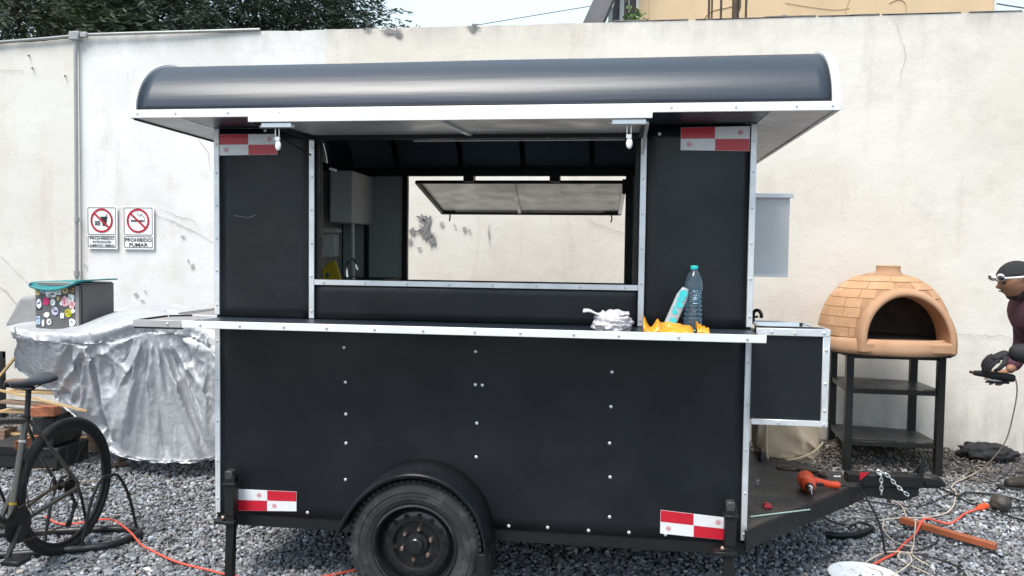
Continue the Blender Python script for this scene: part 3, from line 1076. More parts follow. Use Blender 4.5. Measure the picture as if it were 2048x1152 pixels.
# ---- bright angle trims on the front
bx('corner_trim', M_alu, XL - .003, XL + .024, YF - .008, YF + .03, 1.282, 2.196)
bx('corner_trim', M_alu, XL - .003, XL + .024, YF - .008, YF + .03, .288, 1.243)
bx('corner_trim', M_alu, XR - .024, XR + .003, YF - .008, YF + .03, 1.282, 2.196)
bx('corner_trim', M_alu, XR - .024, XR + .003, YF - .008, YF + .03, .300, 1.243)
bx('window_trim', M_alu, -1.476, -1.449, YF - .009, YF - .001, 1.274, 2.142)
bx('window_trim', M_alu, 0.107, 0.135, YF - .009, YF - .001, 1.274, 2.142)
bx('window_trim', M_alu, -1.448, 0.106, YF - .009, YF + .004, 1.438, 1.464)
for z in (1.33, 1.50, 1.66, 1.82, 1.98, 2.12):
    screw(XL + .010, YF - .0085, z, .006)
    screw(XR - .010, YF - .0085, z, .006)
    screw(-1.462, YF - .0095, z - .02, .006)
    screw(0.121, YF - .0095, z - .03, .006)
for z in (.33, .52, .72, .93, 1.12, 1.22):
    screw(XL + .010, YF - .0085, z + .03, .006)
    screw(XR - .010, YF - .0085, z, .006)
for i in range(8):
    screw(-1.40 + i * .207, YF - .0095, 1.451, .0065)
for (x, z) in ((-1.299, 1.136), (-1.291, 0.966), (-1.288, 0.809), (-1.287, 0.666), (-1.289, 0.486), (-0.649, 1.135), (-0.649, 0.976), (-0.64, 0.791), (-0.641, 0.628),
               (-0.005, 1.058), (-0.007, 0.895), (-0.01, 0.723), (-0.005, 0.563), (-0.004, 0.374), (-1.483, 0.312), (-0.48, 0.303), (-0.294, 0.307), (-0.101, 0.304),
               (0.087, 0.306), (0.255, 0.306), (-1.70, 2.196 - .01), (0.19, 2.155), (-0.615, .975), (-1.86, 2.15)):
    screw(x, YF - .004, z, .0085)

# ---- counter shelf
bx('counter_top', M_blackr, XL + .025, 0.612, 3.338, YF - .001, 1.262, 1.270, bevel=.001)
MB().box(XL + .0005, 0.628, 3.328, 3.337, 1.243, 1.277).build('counter_rail', M_whiteal, T, bevel=.002)
M_dull = mat('dull_aluminium', (0.46, 0.45, 0.45), 0.5, metal=0.3, var=0.12, vscale=9)
M_shelftop = mat('grey_shelf_sheet', (0.34, 0.32, 0.32), 0.5, metal=0.2, var=0.12, vscale=5)
MB().box(-2.200, XL - .0005, 3.328, 3.337, 1.243, 1.277).build('counter_rail', M_dull, T, bevel=.002)
MB().box(-2.196, XL, 3.330, 3.345, 1.236, 1.2425).build('shelf_frame', M_frame, T)
MB().bar((-2.196, 3.345, 1.268), (-2.196, 3.60, 1.268), .008, .016).build('shelf_frame', M_frame, T)
MB().bar((-2.19, 3.605, 1.268), (-2.10, 3.665, 1.268), .008, .016).build('shelf_frame', M_frame, T)
MB().bar((-2.204, 3.71, 1.268), (-2.204, 4.62, 1.268), .006, .020).build('shelf_frame', M_frame, T)
for x in (-2.03, -1.87, -1.68, -1.47, -1.27, -1.05, -0.83, -0.60, -0.40, -0.17, 0.02, 0.27, 0.55):
    screw(x, 3.3275, 1.260, .0065)
mb = MB().prism([(-2.19, 3.34), (-2.19, 3.60), (-2.10, 3.66), (-1.966, 3.50), (-1.966, 3.34)], 'z', 1.262, 1.268)
mb.build('corner_shelf', M_shelftop, T)
bx('side_shelf', M_shelftop, -2.19, -1.966, 3.70, 4.62, 1.262, 1.268)
bx('side_shelf_rail', M_alu, -2.20, -2.192, 3.70, 4.62, 1.243, 1.275)
bx('side_shelf_rail', M_alu, -2.19, -1.968, 3.690, 3.698, 1.243, 1.272)
bx('side_shelf_rail', M_alu, -2.19, -1.968, 4.622, 4.628, 1.243, 1.272)
for y in (3.36,):
    bx('shelf_bracket', M_frame, -1.4, -1.38, 3.36, 3.63, 1.250, 1.261)
    bx('shelf_bracket', M_frame, 0.2, 0.22, 3.36, 3.63, 1.250, 1.261)

# ---- front serving hatch, propped open
H = MB().box(-1.508, 0.124, 3.108, 3.60, 2.150, 2.158).build('serving_hatch', M_galv, T, label='raised front hatch with bare galvanised underside')
def sub(mb, name, m, parent=H, bevel=.0015, **kw): return mb.build(name, m, parent, bevel=bevel, **kw)
sub(MB().box(-1.524, 0.134, 3.096, 3.104, 2.134, 2.162), 'edge_angle', M_whiteal)
sub(MB().box(-1.522, 0.132, 3.1045, 3.112, 2.155, 2.166), 'edge_angle', M_alu)
sub(MB().bar((-1.500, 3.112, 2.140), (-1.440, 3.60, 2.140), .025, .020), 'hatch_frame', M_frame)
sub(MB().bar((0.118, 3.112, 2.140), (0.106, 3.60, 2.140), .022, .020), 'hatch_frame', M_frame)
sub(MB().box(-1.43, 0.10, 3.565, 3.60, 2.130, 2.150), 'hatch_frame', M_frame)
sub(MB().bar((-0.735, 3.112, 2.145), (-0.672, 3.562, 2.145), .020, .012), 'hatch_brace', M_alu)
sub(MB().tube([(-0.976, 3.70, 2.139), (0.035, 3.70, 2.139)], .003, 6), 'stay_rod', M_ltube, bevel=0)
for x, s in ((-1.405, 1), (0.045, -1)):
    b = sub(MB().box(x - .068, x + .066, 3.108, 3.128, 2.112, 2.1335), 'slide_bolt', M_zinc, bevel=.003)
    sub(MB().tube([(x - .075, 3.118, 2.118), (x + .075, 3.118, 2.118)], .007, 8), 'bolt_rod', M_zinc, b, 0)
    sub(MB().bar((x - .008, 3.118, 2.11), (x - .008, 3.120, 2.068), .004, .006), 'bolt_tongue', M_zinc, b)
    sub(MB().bar((x + .008, 3.118, 2.11), (x + .008, 3.120, 2.068), .004, .006), 'bolt_tongue', M_zinc, b)
    sub(MB().box(x - .011, x + .011, 3.116, 3.126, 2.058, 2.075), 'tongue_plate', M_zinc, b)
    sub(MB().ball((x + .002, 3.121, 2.040), (.0125, .006, .022), 12, 8), 'tongue_pad', M_ltube, b, 0)
sub(MB().bar((0.118, 3.20, 2.13), (0.112, 3.60, 2.06), .014, .006), 'hatch_stay', M_zinc)
sub(MB().bar((-1.50, 3.20, 2.13), (-1.452, 3.60, 2.06), .010, .004), 'hatch_stay', M_frame)

# ---- rear hatch seen through the opening
G0, G1 = (5.43, 2.108), (6.20, 1.934)
def rp(u, dz=0.0): return (G0[0] + (G1[0] - G0[0]) * u, G0[1] + (G1[1] - G0[1]) * u + dz)
a, b = rp(0), rp(1)
H2 = MB().hexa([(-1.40, a[0], a[1]), (.056, a[0], a[1]), (.028, b[0], b[1]), (-1.385, b[0], b[1])],
               [(-1.40, a[0], a[1] + .006), (.056, a[0], a[1] + .006), (.028, b[0], b[1] + .006), (-1.385, b[0], b[1] + .006)]).build(
    'rear_hatch', M_galv, T, label='rear hatch propped open behind the serving window')
sub(MB().bar((-1.405, a[0], a[1] - .008), (-1.388, b[0], b[1] - .008), .028, .022), 'hatch_frame', M_frame, H2)
sub(MB().bar((.058, a[0], a[1] - .008), (.030, b[0], b[1] - .008), .028, .022), 'hatch_frame', M_alu, H2)
sub(MB().box(-1.41, .062, a[0] - .012, a[0] + .016, a[1] - .018, a[1] + .004), 'hatch_frame', M_frame, H2)
sub(MB().box(-1.40, .038, b[0] - .012, b[0] + .012, b[1] - .022, b[1] - .001), 'hatch_frame', M_frame, H2)
sub(MB().bar((-0.72, a[0] + .02, a[1] - .012), (-0.76, b[0] - .014, b[1] - .006), .026, .014), 'hatch_brace', M_galv, H2)
for x in (-1.33, -0.035):
    sub(MB().box(x - .06, x + .05, b[0] - .028, b[0] - .013, b[1] - .018, b[1] + .002), 'slide_bolt', M_frame, H2)
    sub(MB().tube([(x, b[0], b[1] - .02), (x + .004, b[0] - .01, b[1] - .05), (x - .003, b[0], b[1] - .075)], .006, 6), 'bolt_tongue', M_frame, H2, 0)
for x in (-1.02, -0.42):
    sub(MB().box(x - .035, x + .035, YB - .05, YB + .045, 2.098, 2.150), 'hinge_block', M_frame, H2)
sub(MB().box(.040, .066, YB + .0, YB + .06, 2.02, 2.12), 'hinge_block', M_frame, H2)

# ---- reflective conspicuity tape
def tape(corners, first_red, label, cols=2, skew=None):
    """corners: x0,x1, z at top left, top right, bottom left, bottom right"""
    x0, x1, tl, tr, bl, br = corners
    root = MB().hexa([(x0, YF - .007, bl), (x1, YF - .007, br), (x1, YF - .006, br), (x0, YF - .006, bl)],
                     [(x0, YF - .007, tl), (x1, YF - .007, tr), (x1, YF - .006, tr), (x0, YF - .006, tl)]).build('reflective_tape', M_white, T, label=label)
    xm = (x0 + x1) / 2
    for i in (0, 1):
        for j in (0, 1):
            red = ((i + j) % 2 == 0) == first_red
            u0, u1 = i * .5 + .004, i * .5 + .496
            v0, v1 = j * .5 + .01, j * .5 + .49
            def P(u, v, y=YF - .0085):
                t_, b_ = tl + (tr - tl) * u, bl + (br - bl) * u
                return (x0 + (x1 - x0) * u, y, t_ + (b_ - t_) * v)
            mb = MB()
            A = [P(u0, v0), P(u1, v0), P(u1, v1), P(u0, v1)]
            B = [(p[0], YF - .0072, p[2]) for p in A]
            mb.hexa(A, B).build('tape_square', M_red if red else M_white, root)
            if not red:
                c = P(u0 + .36 if j == 0 else u0 + .12, (v0 + v1) / 2, YF - .0088)
                rg = MB()
                n = 18
                for (ro, ri) in ((.012, .0105), (.008, .0065)):
                    kk = len(rg.v)
                    rg.add([(c[0] + ro * cos(2 * pi * q / n), c[1], c[2] + ro * sin(2 * pi * q / n)) for q in range(n)] +
                           [(c[0] + ri * cos(2 * pi * q / n), c[1], c[2] + ri * sin(2 * pi * q / n)) for q in range(n)],
                           [(q, (q + 1) % n, (q + 1) % n + n, q + n) for q in range(n)])
                rg.box(c[0] - .005, c[0] - .002, c[1] - .0004, c[1], c[2] - .004, c[2] + .004)
                rg.box(c[0] + .001, c[0] + .005, c[1] - .0004, c[1], c[2] - .004, c[2] + .004)
                rg.build('tape_emblem', M_red, root)


tape((-1.936, -1.635, 2.168, 2.168, 2.065, 2.068), True, 'red and white reflective tape below the upper left roof corner')
tape((0.285, 0.589, 2.182, 2.186, 2.080, 2.074), True, 'red and white reflective tape at the top, nearest the sink box')
tape((-1.843, -1.538, 0.412, 0.414, 0.302, 0.316), False, 'red and white reflective tape low beside the tyre and jack')
tape((0.230, 0.533, 0.422, 0.402, 0.311, 0.297), True, 'crooked red and white reflective tape low by the deck')
# scratch on the left panel
MB().tube([(p[0], YF - .004, p[2]) for p in spline([(-1.865, 0, 1.775), (-1.84, 0, 1.768), (-1.80, 0, 1.763), (-1.77, 0, 1.766), (-1.745, 0, 1.778)], 6)], .0016, 5).build('scratch', M_conc, T)

# ---- wheel, mudguard, axle
WX, WZ, WR = -0.889, 0.250, 0.315
wy0, wy1 = 3.425, 3.600
W = MB().lathe([(.195, .012), (.215, .002), (.245, -.004), (.285, .002), (.302, .016), (.3115, .036), (.315, .06), (.315, .115), (.3115, .14), (.30, .16), (.27, .175), (.20, .165), (.19, .15), (.19, .02)],
              (WX, wy0, WZ), 'y', 72, caps=False)
W.f += [(13 * 72 + k, 13 * 72 + (k + 1) % 72, (k + 1) % 72, k) for k in range(72)]
tyre = W.build('tyre', M_rub, T)
lug = MB()
for i in range(64):
    a = 2 * pi * i / 64
    for (y0, y1, rr, w) in ((.014, .040, .309, .017), (.046, .086, .3155, .020), (.092, .132, .3155, .020)):
        c, s = cos(a + y0), sin(a + y0)
        t = Vector((-s, 0, c))
        n_ = Vector((c, 0, s))
        cc = Vector((WX, 0, WZ))
        lo, hi = cc + n_ * (rr - .012 - (.014 if y0 < .02 else 0)), cc + n_ * (rr + .0045 - (.004 if y0 < .02 else 0))
        hi2 = cc + n_ * (rr + .0035)
        q0 = [lo - t * w / 2, lo + t * w / 2]
        A = [Vector((p.x, wy0 + y0, p.z)) for p in (lo - t * w / 2, lo + t * w / 2, hi + t * w / 2, hi - t * w / 2)]
        B = [Vector((p.x, wy0 + y1, p.z)) for p in (lo - t * w / 2, lo + t * w / 2, hi2 + t * w / 2, hi2 - t * w / 2)]
        lug.hexa(A, B)
lug.build('tread_blocks', M_rub, tyre, kind='stuff')
for rr, z in ((.262, -.0035), (.228, -.0005)):
    MB().lathe([(rr - .003, z), (rr - .0015, z - .002), (rr + .0015, z - .002), (rr + .003, z)], (WX, wy0, WZ), 'y', 64, caps=False).build('sidewall_ridge', M_rub, tyre)
rim = MB().lathe([(.196, .020), (.200, .004), (.192, .000), (.184, .008), (.180, .045), (.172, .060), (.165, .052), (.150, .040), (.128, .036), (.112, .040), (.104, .055), (.098, .062),
                  (.060, .064), (.052, .050), (.036, .048), (.034, .020), (.030, .016), (.002, .014)], (WX, wy0, WZ), 'y', 64, caps=False).build('rim', M_rim, T)
for i in range(14):
    a = 2 * pi * i / 14 + .1
    MB().lathe([(.0004, -.0015), (.0128, -.0015), (.0128, .003)], (WX + .138 * cos(a), wy0 + .0355, WZ + .138 * sin(a)), 'y', 14, caps=False).build('rim_hole_shade', mat('hole_shade_black', (.002, .002, .002), .9) if i == 0 else MATS['hole_shade_black'], rim)  # no real openings: near-black discs paint in the shade of the vent holes
for i in range(6):
    a = 2 * pi * i / 6 + .35
    MB().lathe([(.0115, .062), (.0115, .044), (.008, .038), (.0005, .038)], (WX + .072 * cos(a), wy0, WZ + .072 * sin(a)), 'y', 6).build('wheel_nut', M_nut, rim)
bx('axle', M_frame, -0.93, -0.85, 3.60, 5.44, .21, .29)
W2 = MB().lathe([(.19, .0), (.30, .0), (.315, .05), (.315, .13), (.30, .175), (.19, .17)], (WX, 5.43, WZ), 'y', 40)
W2.build('tyre', M_rub, T)
fp = [(-1.268, .270), (-1.225, .365), (-1.17, .450), (-1.115, .508), (-1.05, .557), (-0.97, .590), (-0.889, .603), (-0.80, .592), (-0.715, .556), (-0.645, .495), (-0.590, .420), (-0.560, .33), (-0.545, .235), (-.54, .17)]
mb = MB()
fps = spline([(p[0], 0, p[1]) for p in fp], 4)
ins = [Vector((WX + (p.x - WX) * .985, 0, .2 + (p.z - .2) * .985)) for p in fps]
n = len(fps)
ys = [YF - .002, YF - .12, 3.415, 3.405]
for p in fps:
    mb.v += [(p.x, ys[0], p.z), (p.x, ys[1], p.z + .004), (p.x, ys[2], p.z), (WX + (p.x - WX) * .985, ys[3], .2 + (p.z - .2) * .975), (WX + (p.x - WX) * .965, ys[3] + .002, .2 + (p.z - .2) * .94)]
mb.f = [(i * 5 + j, i * 5 + j + 1, i * 5 + j + 6, i * 5 + j + 5) for i in range(n - 1) for j in range(4)]
mb.build('mudguard', M_black, T, solid=.004, angle=.9)
bx('mudguard_flap', M_frame, -0.60, -0.535, 3.42, 3.60, .13, .24)

# ---- chassis
bx('chassis_rail', M_frame, XL, XR, YF + .005, YF + .055, .225, .284)
bx('chassis_rail', M_frame, XL, XR, YB - .055, YB - .005, .225, .284)
for x in (-1.93, -1.3, -.3, .58):
    bx('cross_member', M_frame, x - .025, x + .025, YF + .056, YB - .056, .23, .284)
bx('under_plate', M_frame, XL + .01, XR - .01, YF + .06, YB - .06, .2845, .2848, bevel=0)

# ---- corner jacks
for (x, z1, lean, y) in ((-1.848, .500, -.012, 3.575), (0.535, .480, -.02, 3.565)):
    j = MB().bar((x, y, .30), (x, y, z1), .050, .050, up=(0, 1, 0)).build('jack', M_frame, T, bevel=.004)
    MB().bar((x + lean, y, -.06), (x, y, .30), .040, .040, up=(0, 1, 0)).build('jack_leg', M_frame, j, bevel=.003)
    MB().box(x - .034, x + .034, y - .034, y + .034, z1 - .045, z1 - .035).build('collar', M_frame, j, bevel=.002)
    MB().box(x - .022, x + .016, y - .027, y + .020, z1 - .018, z1 + .024).build('jack_cap', M_shelf, j, bevel=.004)
    MB().box(x - .075, x + .03, y - .038, y + .012, .262, .278).build('jack_handle', M_frame, j, bevel=.002)
    MB().ball((x - .034, y - .02, .29), .012, 8, 6).build('jack_pin', M_nut, j)
    MB().box(x + lean - .06, x + lean + .06, y - .06, y + .06, -.062, -.054).build('jack_foot', M_frame, j)
SCREWS.build('screw_heads', M_screw, T, kind='stuff')

# ---- sink box on the hitch end
SB = MB().box(XR + .004, .948, 3.612, 3.96, .862, 1.250).build('sink_box', M_black, T, bevel=.002, label='black sink box with bright angle edges on the hitch end')
SBx0, SBx1 = XR + .004, .952
for (x0, x1, z0, z1) in ((SBx0 + .012, SBx1, 1.250, 1.283), (SBx0, SBx1, .846, .872)):
    MB().box(x0, x1, 3.598, 3.610, z0, z1).build('edge_trim', M_alu, SB, bevel=.002)
    MB().box(SBx1 - .008, SBx1, 3.6105, 3.965, z0, z1).build('edge_trim', M_alu, SB, bevel=.002)
MB().box(SBx1 - .030, SBx1, 3.600, 3.6115, .873, 1.2495).build('edge_trim', M_alu, SB, bevel=.002)
sc_ = MB()
for x, z in ((.70, 1.266), (.80, 1.262), (.925, 1.266), (.74, .858), (.935, .858), (.937, 1.19), (.937, 1.04), (.937, .92)):
    y_ = 3.597 if z < .9 or z > 1.25 else 3.599
    sc_.lathe([(0.0008, -.0045), (.004, -.004), (.007, 0), (.007, .001)], (x, y_, z), 'y', 8)
sc_.build('screw_heads', M_screw, SB, kind='stuff')
# basin: rim with a sunk bowl
def basin(u, v):
    x = .640 + .290 * u
    y = 3.625 + .32 * v
    d = min(min(u, 1 - u) / .10, min(v, 1 - v) / .10)
    return (x, y, 1.2865 - .11 * sstep(1.0, 1.9, d) + (.003 if d < .4 else 0))
MB().grid(basin, 28, 28).build('basin', M_steel, SB)
tp = MB().tube(spline([(.670, 3.90, 1.286), (.670, 3.90, 1.320), (.676, 3.89, 1.340), (.690, 3.87, 1.342), (.700, 3.86, 1.325), (.700, 3.86, 1.308)], 6), .0085, 8)
tp.build('tap', M_bikebl, SB)
MB().tube([(.66, 3.905, 1.305), (.692, 3.895, 1.312)], .006, 6).build('tap_lever', M_bikebl, SB)
sp_ = MB().box(XR + .004, .975, 4.60, 4.606, 1.492, 1.94).build('splash_panel', M_board, T, label='pale metal splash panel behind the sink')
MB().box(XR + .004, .990, 4.575, 4.599, 1.935, 1.960).build('panel_flange', M_alu, sp_, bevel=.002)
MB().box(XR + .004, .972, 4.590, 4.599, 1.488, 1.500).build('panel_flange', M_alu, sp_, bevel=.002)

# ---- A-frame deck and drawbar
D = MB().prism([(XR + .004, 3.625), (1.375, 4.49), (1.375, 4.56), (XR + .004, 5.41)], 'z', .352, .360).build('hitch_deck', M_deck, T, label='worn triangular deck plate on the drawbar')
MB().bar((XR - .01, 3.600, .313), (1.385, 4.488, .313), .012, .094).build('deck_rail', M_frame, D, bevel=.003)
MB().bar((XR + .01, 5.435, .313), (1.385, 4.562, .313), .012, .094).build('deck_rail', M_frame, D, bevel=.003)
dp = MB()
random.seed(4)
for i in range(46):
    for j in range(80):
        x, y = .635 + i * .0165, 3.66 + j * .0225 + (.011 if i % 2 else 0)
        if y - 3.64 < (x - .62) * 1.15 + .03 or 5.40 - y < (x - .62) * 1.15 + .03:
            continue
        s_ = 1 if (i + j) % 2 else -1
        a = .8 * s_
        c, s = cos(a), sin(a)
        L_, w = .0075, .002
        q = [(-L_, 0), (0, -w), (L_, 0), (0, w)]
        dp.add([(x + p[0] * c - p[1] * s, y + p[0] * s + p[1] * c, .3602) for p in q] + [(x, y, .3618)], [(0, 1, 4), (1, 2, 4), (2, 3, 4), (3, 0, 4)])
dp.build('tread_pattern', M_deck, D, kind='stuff')
db = MB().hexa([(1.30, 4.485, .335), (1.79, 4.490, .345), (1.79, 4.560, .345), (1.30, 4.565, .335)], [(1.30, 4.485, .405), (1.79, 4.490, .405), (1.79, 4.560, .405), (1.30, 4.565, .405)]).build('drawbar', M_frame, T, bevel=.004)
MB().prism([(1.36, .335), (1.37, .285), (1.60, .262), (1.68, .300), (1.68, .342)], 'y', 4.495, 4.555).build('lower_channel', M_frame, db, bevel=.003)
MB().hexa([(1.70, 4.478, .352), (1.83, 4.49, .352), (1.83, 4.56, .352), (1.70, 4.57, .352)], [(1.69, 4.478, .418), (1.80, 4.49, .400), (1.80, 4.56, .400), (1.69, 4.57, .418)]).build('coupler', M_frame, db, bevel=.012)
MB().prism([(1.672, .418), (1.702, .418), (1.716, .532), (1.704, .532)], 'y', 4.50, 4.514).build('latch_lever', M_frame, db, bevel=.002)
MB().prism([(1.655, .416), (1.690, .416), (1.690, .470), (1.672, .455)], 'y', 4.52, 4.53).build('latch_lever', M_frame, db, bevel=.002)
MB().add([(1.362, 4.478, .372), (1.362, 4.478, .418), (1.412, 4.478, .420), (1.362, 4.482, .372), (1.362, 4.482, .418), (1.412, 4.482, .420)], [(0, 1, 2), (3, 5, 4), (0, 3, 4, 1), (1, 4, 5, 2), (2, 5, 3, 0)]).build('red_tag', M_red, db)
# safety chain links
def chain(pts, L=.030):
    path = spline(pts, 30)
    d, out_ = 0, [path[0]]
    for a, b in zip(path[:-1], path[1:]):
        d += (b - a).length
        if d >= L * .72:
            out_.append(b)
            d = 0
    for i, (a, b) in enumerate(zip(out_[:-1], out_[1:])):
        c = (a + b) / 2
        t = (b - a).normalized()
        u = t.cross(Vector((0, 1, 0)))
        u = Vector((0, 1, 0)).cross(t).normalized() if u.length < .01 else u.normalized()
        s = u if i % 2 == 0 else t.cross(u).normalized()
        q = []
        for k in range(14):
            an = 2 * pi * k / 14
            q.append(c + t * cos(an) * L * .52 + s * sin(an) * L * .26)
        yield q


for path in ([(1.452, 4.475, .430), (1.468, 4.468, .415), (1.472, 4.466, .360), (1.474, 4.466, .300)],
             [(1.452, 4.473, .432), (1.50, 4.466, .415), (1.548, 4.460, .362), (1.60, 4.455, .318), (1.625, 4.455, .30)]):
    for q in chain(path):
        MB().tube(q, .0028, 6, closed=True).build('chain_link', M_zinc, db)
MB().bar((1.10, 4.45, .16), (1.10, 4.45, .27), .09, .08, up=(0, 1, 0)).build('step_block', M_frame, T, bevel=.01)

# ---- inside fittings
bx('water_heater', M_heater, -1.850, -1.700, 4.90, 5.355, 1.79, 2.128, bevel=.006)
MB().tube([(-1.735, 5.02, 1.79), (-1.730, 5.02, 1.44)], .011, 8).build('pipe', M_heater, T)
MB().tube([(-1.885, 4.85, 2.12), (-1.885, 4.85, 1.75)], .008, 8).build('pipe', M_frame, T)
bx('towel_dispenser', M_disp, -1.925, -1.815, 4.90, 4.99, 1.565, 1.715, bevel=.006)
bx('dispenser_lid', M_disp, -1.928, -1.800, 4.885, 4.995, 1.722, 1.752, bevel=.008)
bx('worktop', M_frame, -1.925, -1.48, 4.30, 5.35, 1.400, 1.424)
bx('tap_base', M_steel, -1.76, -1.64, 4.75, 4.80, 1.424, 1.440, bevel=.004)
MB().tube(spline([(-1.695, 4.80, 1.43), (-1.700, 4.80, 1.50), (-1.685, 4.79, 1.545), (-1.655, 4.78, 1.555), (-1.628, 4.76, 1.535), (-1.618, 4.755, 1.500)], 6), .0085, 8).build('swan_neck_tap', M_steel, T)
MB().tube([(-1.618, 4.755, 1.503), (-1.616, 4.755, 1.487)], .011, 8).build('tap_nozzle', M_screw, T)
MB().bar((-1.455 + .02, 3.80, 2.018), (-1.40, 3.80, 2.008), .010, .012).build('white_lever', M_ltube, T)

# ================================================================== THINGS ON THE COUNTER
CZ = 1.2702
# crumpled white rag
def rag_fn(seed, c, r, squash):
    def f(p):
        n1 = noise.noise(p * 2.1 + Vector((seed, 0, 0)))
        n2 = 1 - abs(noise.noise(p * 3.7 + Vector((0, seed, 0)))) * 2
        n3 = 1 - abs(noise.noise(p * 8 + Vector((0, 0, seed)))) * 2
        k_ = 1 + .25 * n1 + .28 * (n2 - .5) + .03 * (n3 - .5)
        return Vector((p.x * k_, p.y * k_, max(-.55, p.z * k_)))
    return f
mb = MB().ball((-0.010, 3.44, CZ + .030), (.082, .07, .055), 64, 40, rag_fn(3, 0, 0, 0))
rg_ = mb.build('cleaning_rag', M_rag, angle=3)
tag(rg_, 'crumpled white rag lying on the counter left of the window post', 'rag')
def rag2(u, v):
    x = -.135 + .20 * u
    z = CZ + .064 + .018 * sin(u * 7 + 1) * (.5 + v) - .012 * v + .008 * noise.noise(Vector((u * 6, v * 4, 2)))
    return (x, 3.40 + .07 * v + .01 * sin(u * 9), z + .012 * (1 - u) )
o = MB().grid(rag2, 40, 10).build('rag_fold', M_rag, rg_, solid=.006, angle=3)

# yellow food wrapper
def wrapfn(x0, x1, y0, y1, h, seed):
    def f(u, v):
        x = x0 + (x1 - x0) * u
        y = y0 + (y1 - y0) * v
        r = 1 - abs(noise.noise(Vector((u * 3.4 + seed, v * 1.5, seed)))) * 2.2
        z = CZ + .004 + h * (sin(pi * min(1, max(0, v))) ** .7) * (.30 + .8 * max(0, r)) * (1 - .6 * u) + .005 * noise.noise(Vector((u * 9, v * 6, seed)))
        return (x, y, max(CZ + .001, z))
    return f
yw = MB().grid(wrapfn(.125, .335, 3.35, 3.47, .060, 4.0), 60, 30).build('food_wrapper', M_yel, solid=.0015, angle=1.0)
tag(yw, 'crumpled yellow plastic wrapper under the leaning turquoise packet', 'wrapper')
yw2 = MB().grid(wrapfn(.350, .402, 3.36, 3.45, .045, 9.0), 18, 14).build('food_wrapper', M_yel, solid=.0015, angle=1.0)
tag(yw2, 'small piece of yellow wrapper sticking out right of the water bottle', 'wrapper')
# turquoise printed packet leaning on the bottle
def pk(u, v, off=0.0):
    base = Vector((.232, 3.440, CZ + .012))
    top = Vector((.308, 3.475, CZ + .190))
    p = base.lerp(top, v)
    w = .050 if v < .8 else .050 * (1 - (v - .8) * 2.2)
    p += Vector((.92, 0, -.38)) * (u - .5) * w
    p.y += -.006 * sin(pi * u) - off
    return tuple(p)
pkt = MB().grid(pk, 8, 20).build('drink_packet', M_wrap, solid=.004, angle=2)
tag(pkt, 'turquoise patterned packet leaning against the plastic water bottle', 'packet')
for (u, v, r) in ((.5, .86, .018), (.35, .72, .010), (.55, .60, .016), (.45, .42, .012), (.6, .22, .014), (.35, .10, .007), (.6, .74, .010), (.25, .5, .006)):
    c = Vector(pk(u, v, .0035))
    ax = Vector((.92, 0, -.38)).normalized()
    ay = (Vector((.308, 3.475, .178)) - Vector((.232, 3.440, 0))).normalized()
    n = 14
    MB().add([tuple(c)] + [tuple(c + ax * r * cos(2 * pi * i / n) + ay * r * sin(2 * pi * i / n)) for i in range(n)],
             [(0, 1 + i, 1 + (i + 1) % n) for i in range(n)]).build('printed_spot', M_turq, pkt)
# water bottle
bt = empty('water_bottle', (.345, 3.50, CZ), 'tall clear blue plastic water bottle with turquoise cap', 'bottle')
prof = [(.002, .002), (.030, .000), (.037, .006), (.039, .02), (.039, .05)]
for i in range(15):
    h = .055 + i * .0092
    prof += [(.0405 if i % 2 == 0 else .0350, h), (.0405 if i % 2 == 0 else .0350, h + .003)]
prof = [(r - (.003 * sin((h - .05) / .14 * pi) if .05 < h < .19 else 0), h) for r, h in prof]
prof += [(.0395, .196), (.040, .205), (.036, .225), (.028, .245), (.019, .262), (.0140, .270), (.0140, .276)]
MB().lathe(prof, (.345, 3.50, CZ), 'z', 40, caps=True).build('bottle_body', M_pet, bt, angle=3)
MB().lathe([(.0005, .0), (.0155, .0), (.0165, .004), (.0165, .014), (.0145, .017), (.0005, .017)], (.345, 3.50, CZ + .272), 'z', 24, caps=False).build('bottle_cap', M_cap, bt)
# yellow bag on the inner worktop
mb = MB().prism([(-1.725, 1.4245), (-1.580, 1.4245), (-1.583, 1.46), (-1.615, 1.555), (-1.66, 1.535), (-1.72, 1.47)], 'y', 4.36, 4.39)
yb = mb.build('yellow_bag', M_yel2, bevel=.008, seg=2)
tag(yb, 'folded yellow bag on the worktop inside the trailer', 'bag')
MB().box(-1.668, -1.650, 4.357, 4.3595, 1.452, 1.476).build('bag_label', M_teal, yb)

# ================================================================== SILVER TARP AND WHAT STANDS ON IT
RID = [(-4.648, 5.45, 0.995), (-4.457, 5.45, 1.007), (-4.247, 5.45, 0.985), (-4.037, 5.45, 1.020), (-3.809, 5.45, 1.100), (-3.625, 5.45, 1.137), (-3.463, 5.45, 1.141), (-3.282, 5.45, 1.122), (-3.102, 5.45, 1.059), (-2.944, 5.45, 0.98), (-2.669, 5.45, 0.902)]
SHO = [(-4.222, 4.95, 1.015), (-4.049, 4.95, 0.984), (-3.858, 4.95, 0.989), (-3.668, 4.95, 0.985), (-3.462, 4.95, 1.014), (-3.294, 4.95, 1.063), (-3.146, 4.95, 1.083), (-2.981, 4.95, 1.07), (-2.818, 4.95, 1.04), (-2.674, 4.95, 0.959), (-2.425, 4.95, 0.865)]
HEM = [(-4.483, 5.25, 0.668), (-4.259, 5.2, 0.572), (-4.021, 5.15, 0.424), (-3.788, 5.1, 0.269), (-3.541, 5.05, 0.159), (-3.369, 5.05, 0.113), (-3.186, 5.0, 0.117), (-3.018, 5.0, 0.125), (-2.852, 5.0, 0.137), (-2.705, 5.0, 0.165), (-2.451, 5.0, 0.187)]
AN = [(-3.668, .985, 2.7, 13), (-3.146, 1.083, 1.3, 17), (-4.20, 1.02, 5.1, 9)]


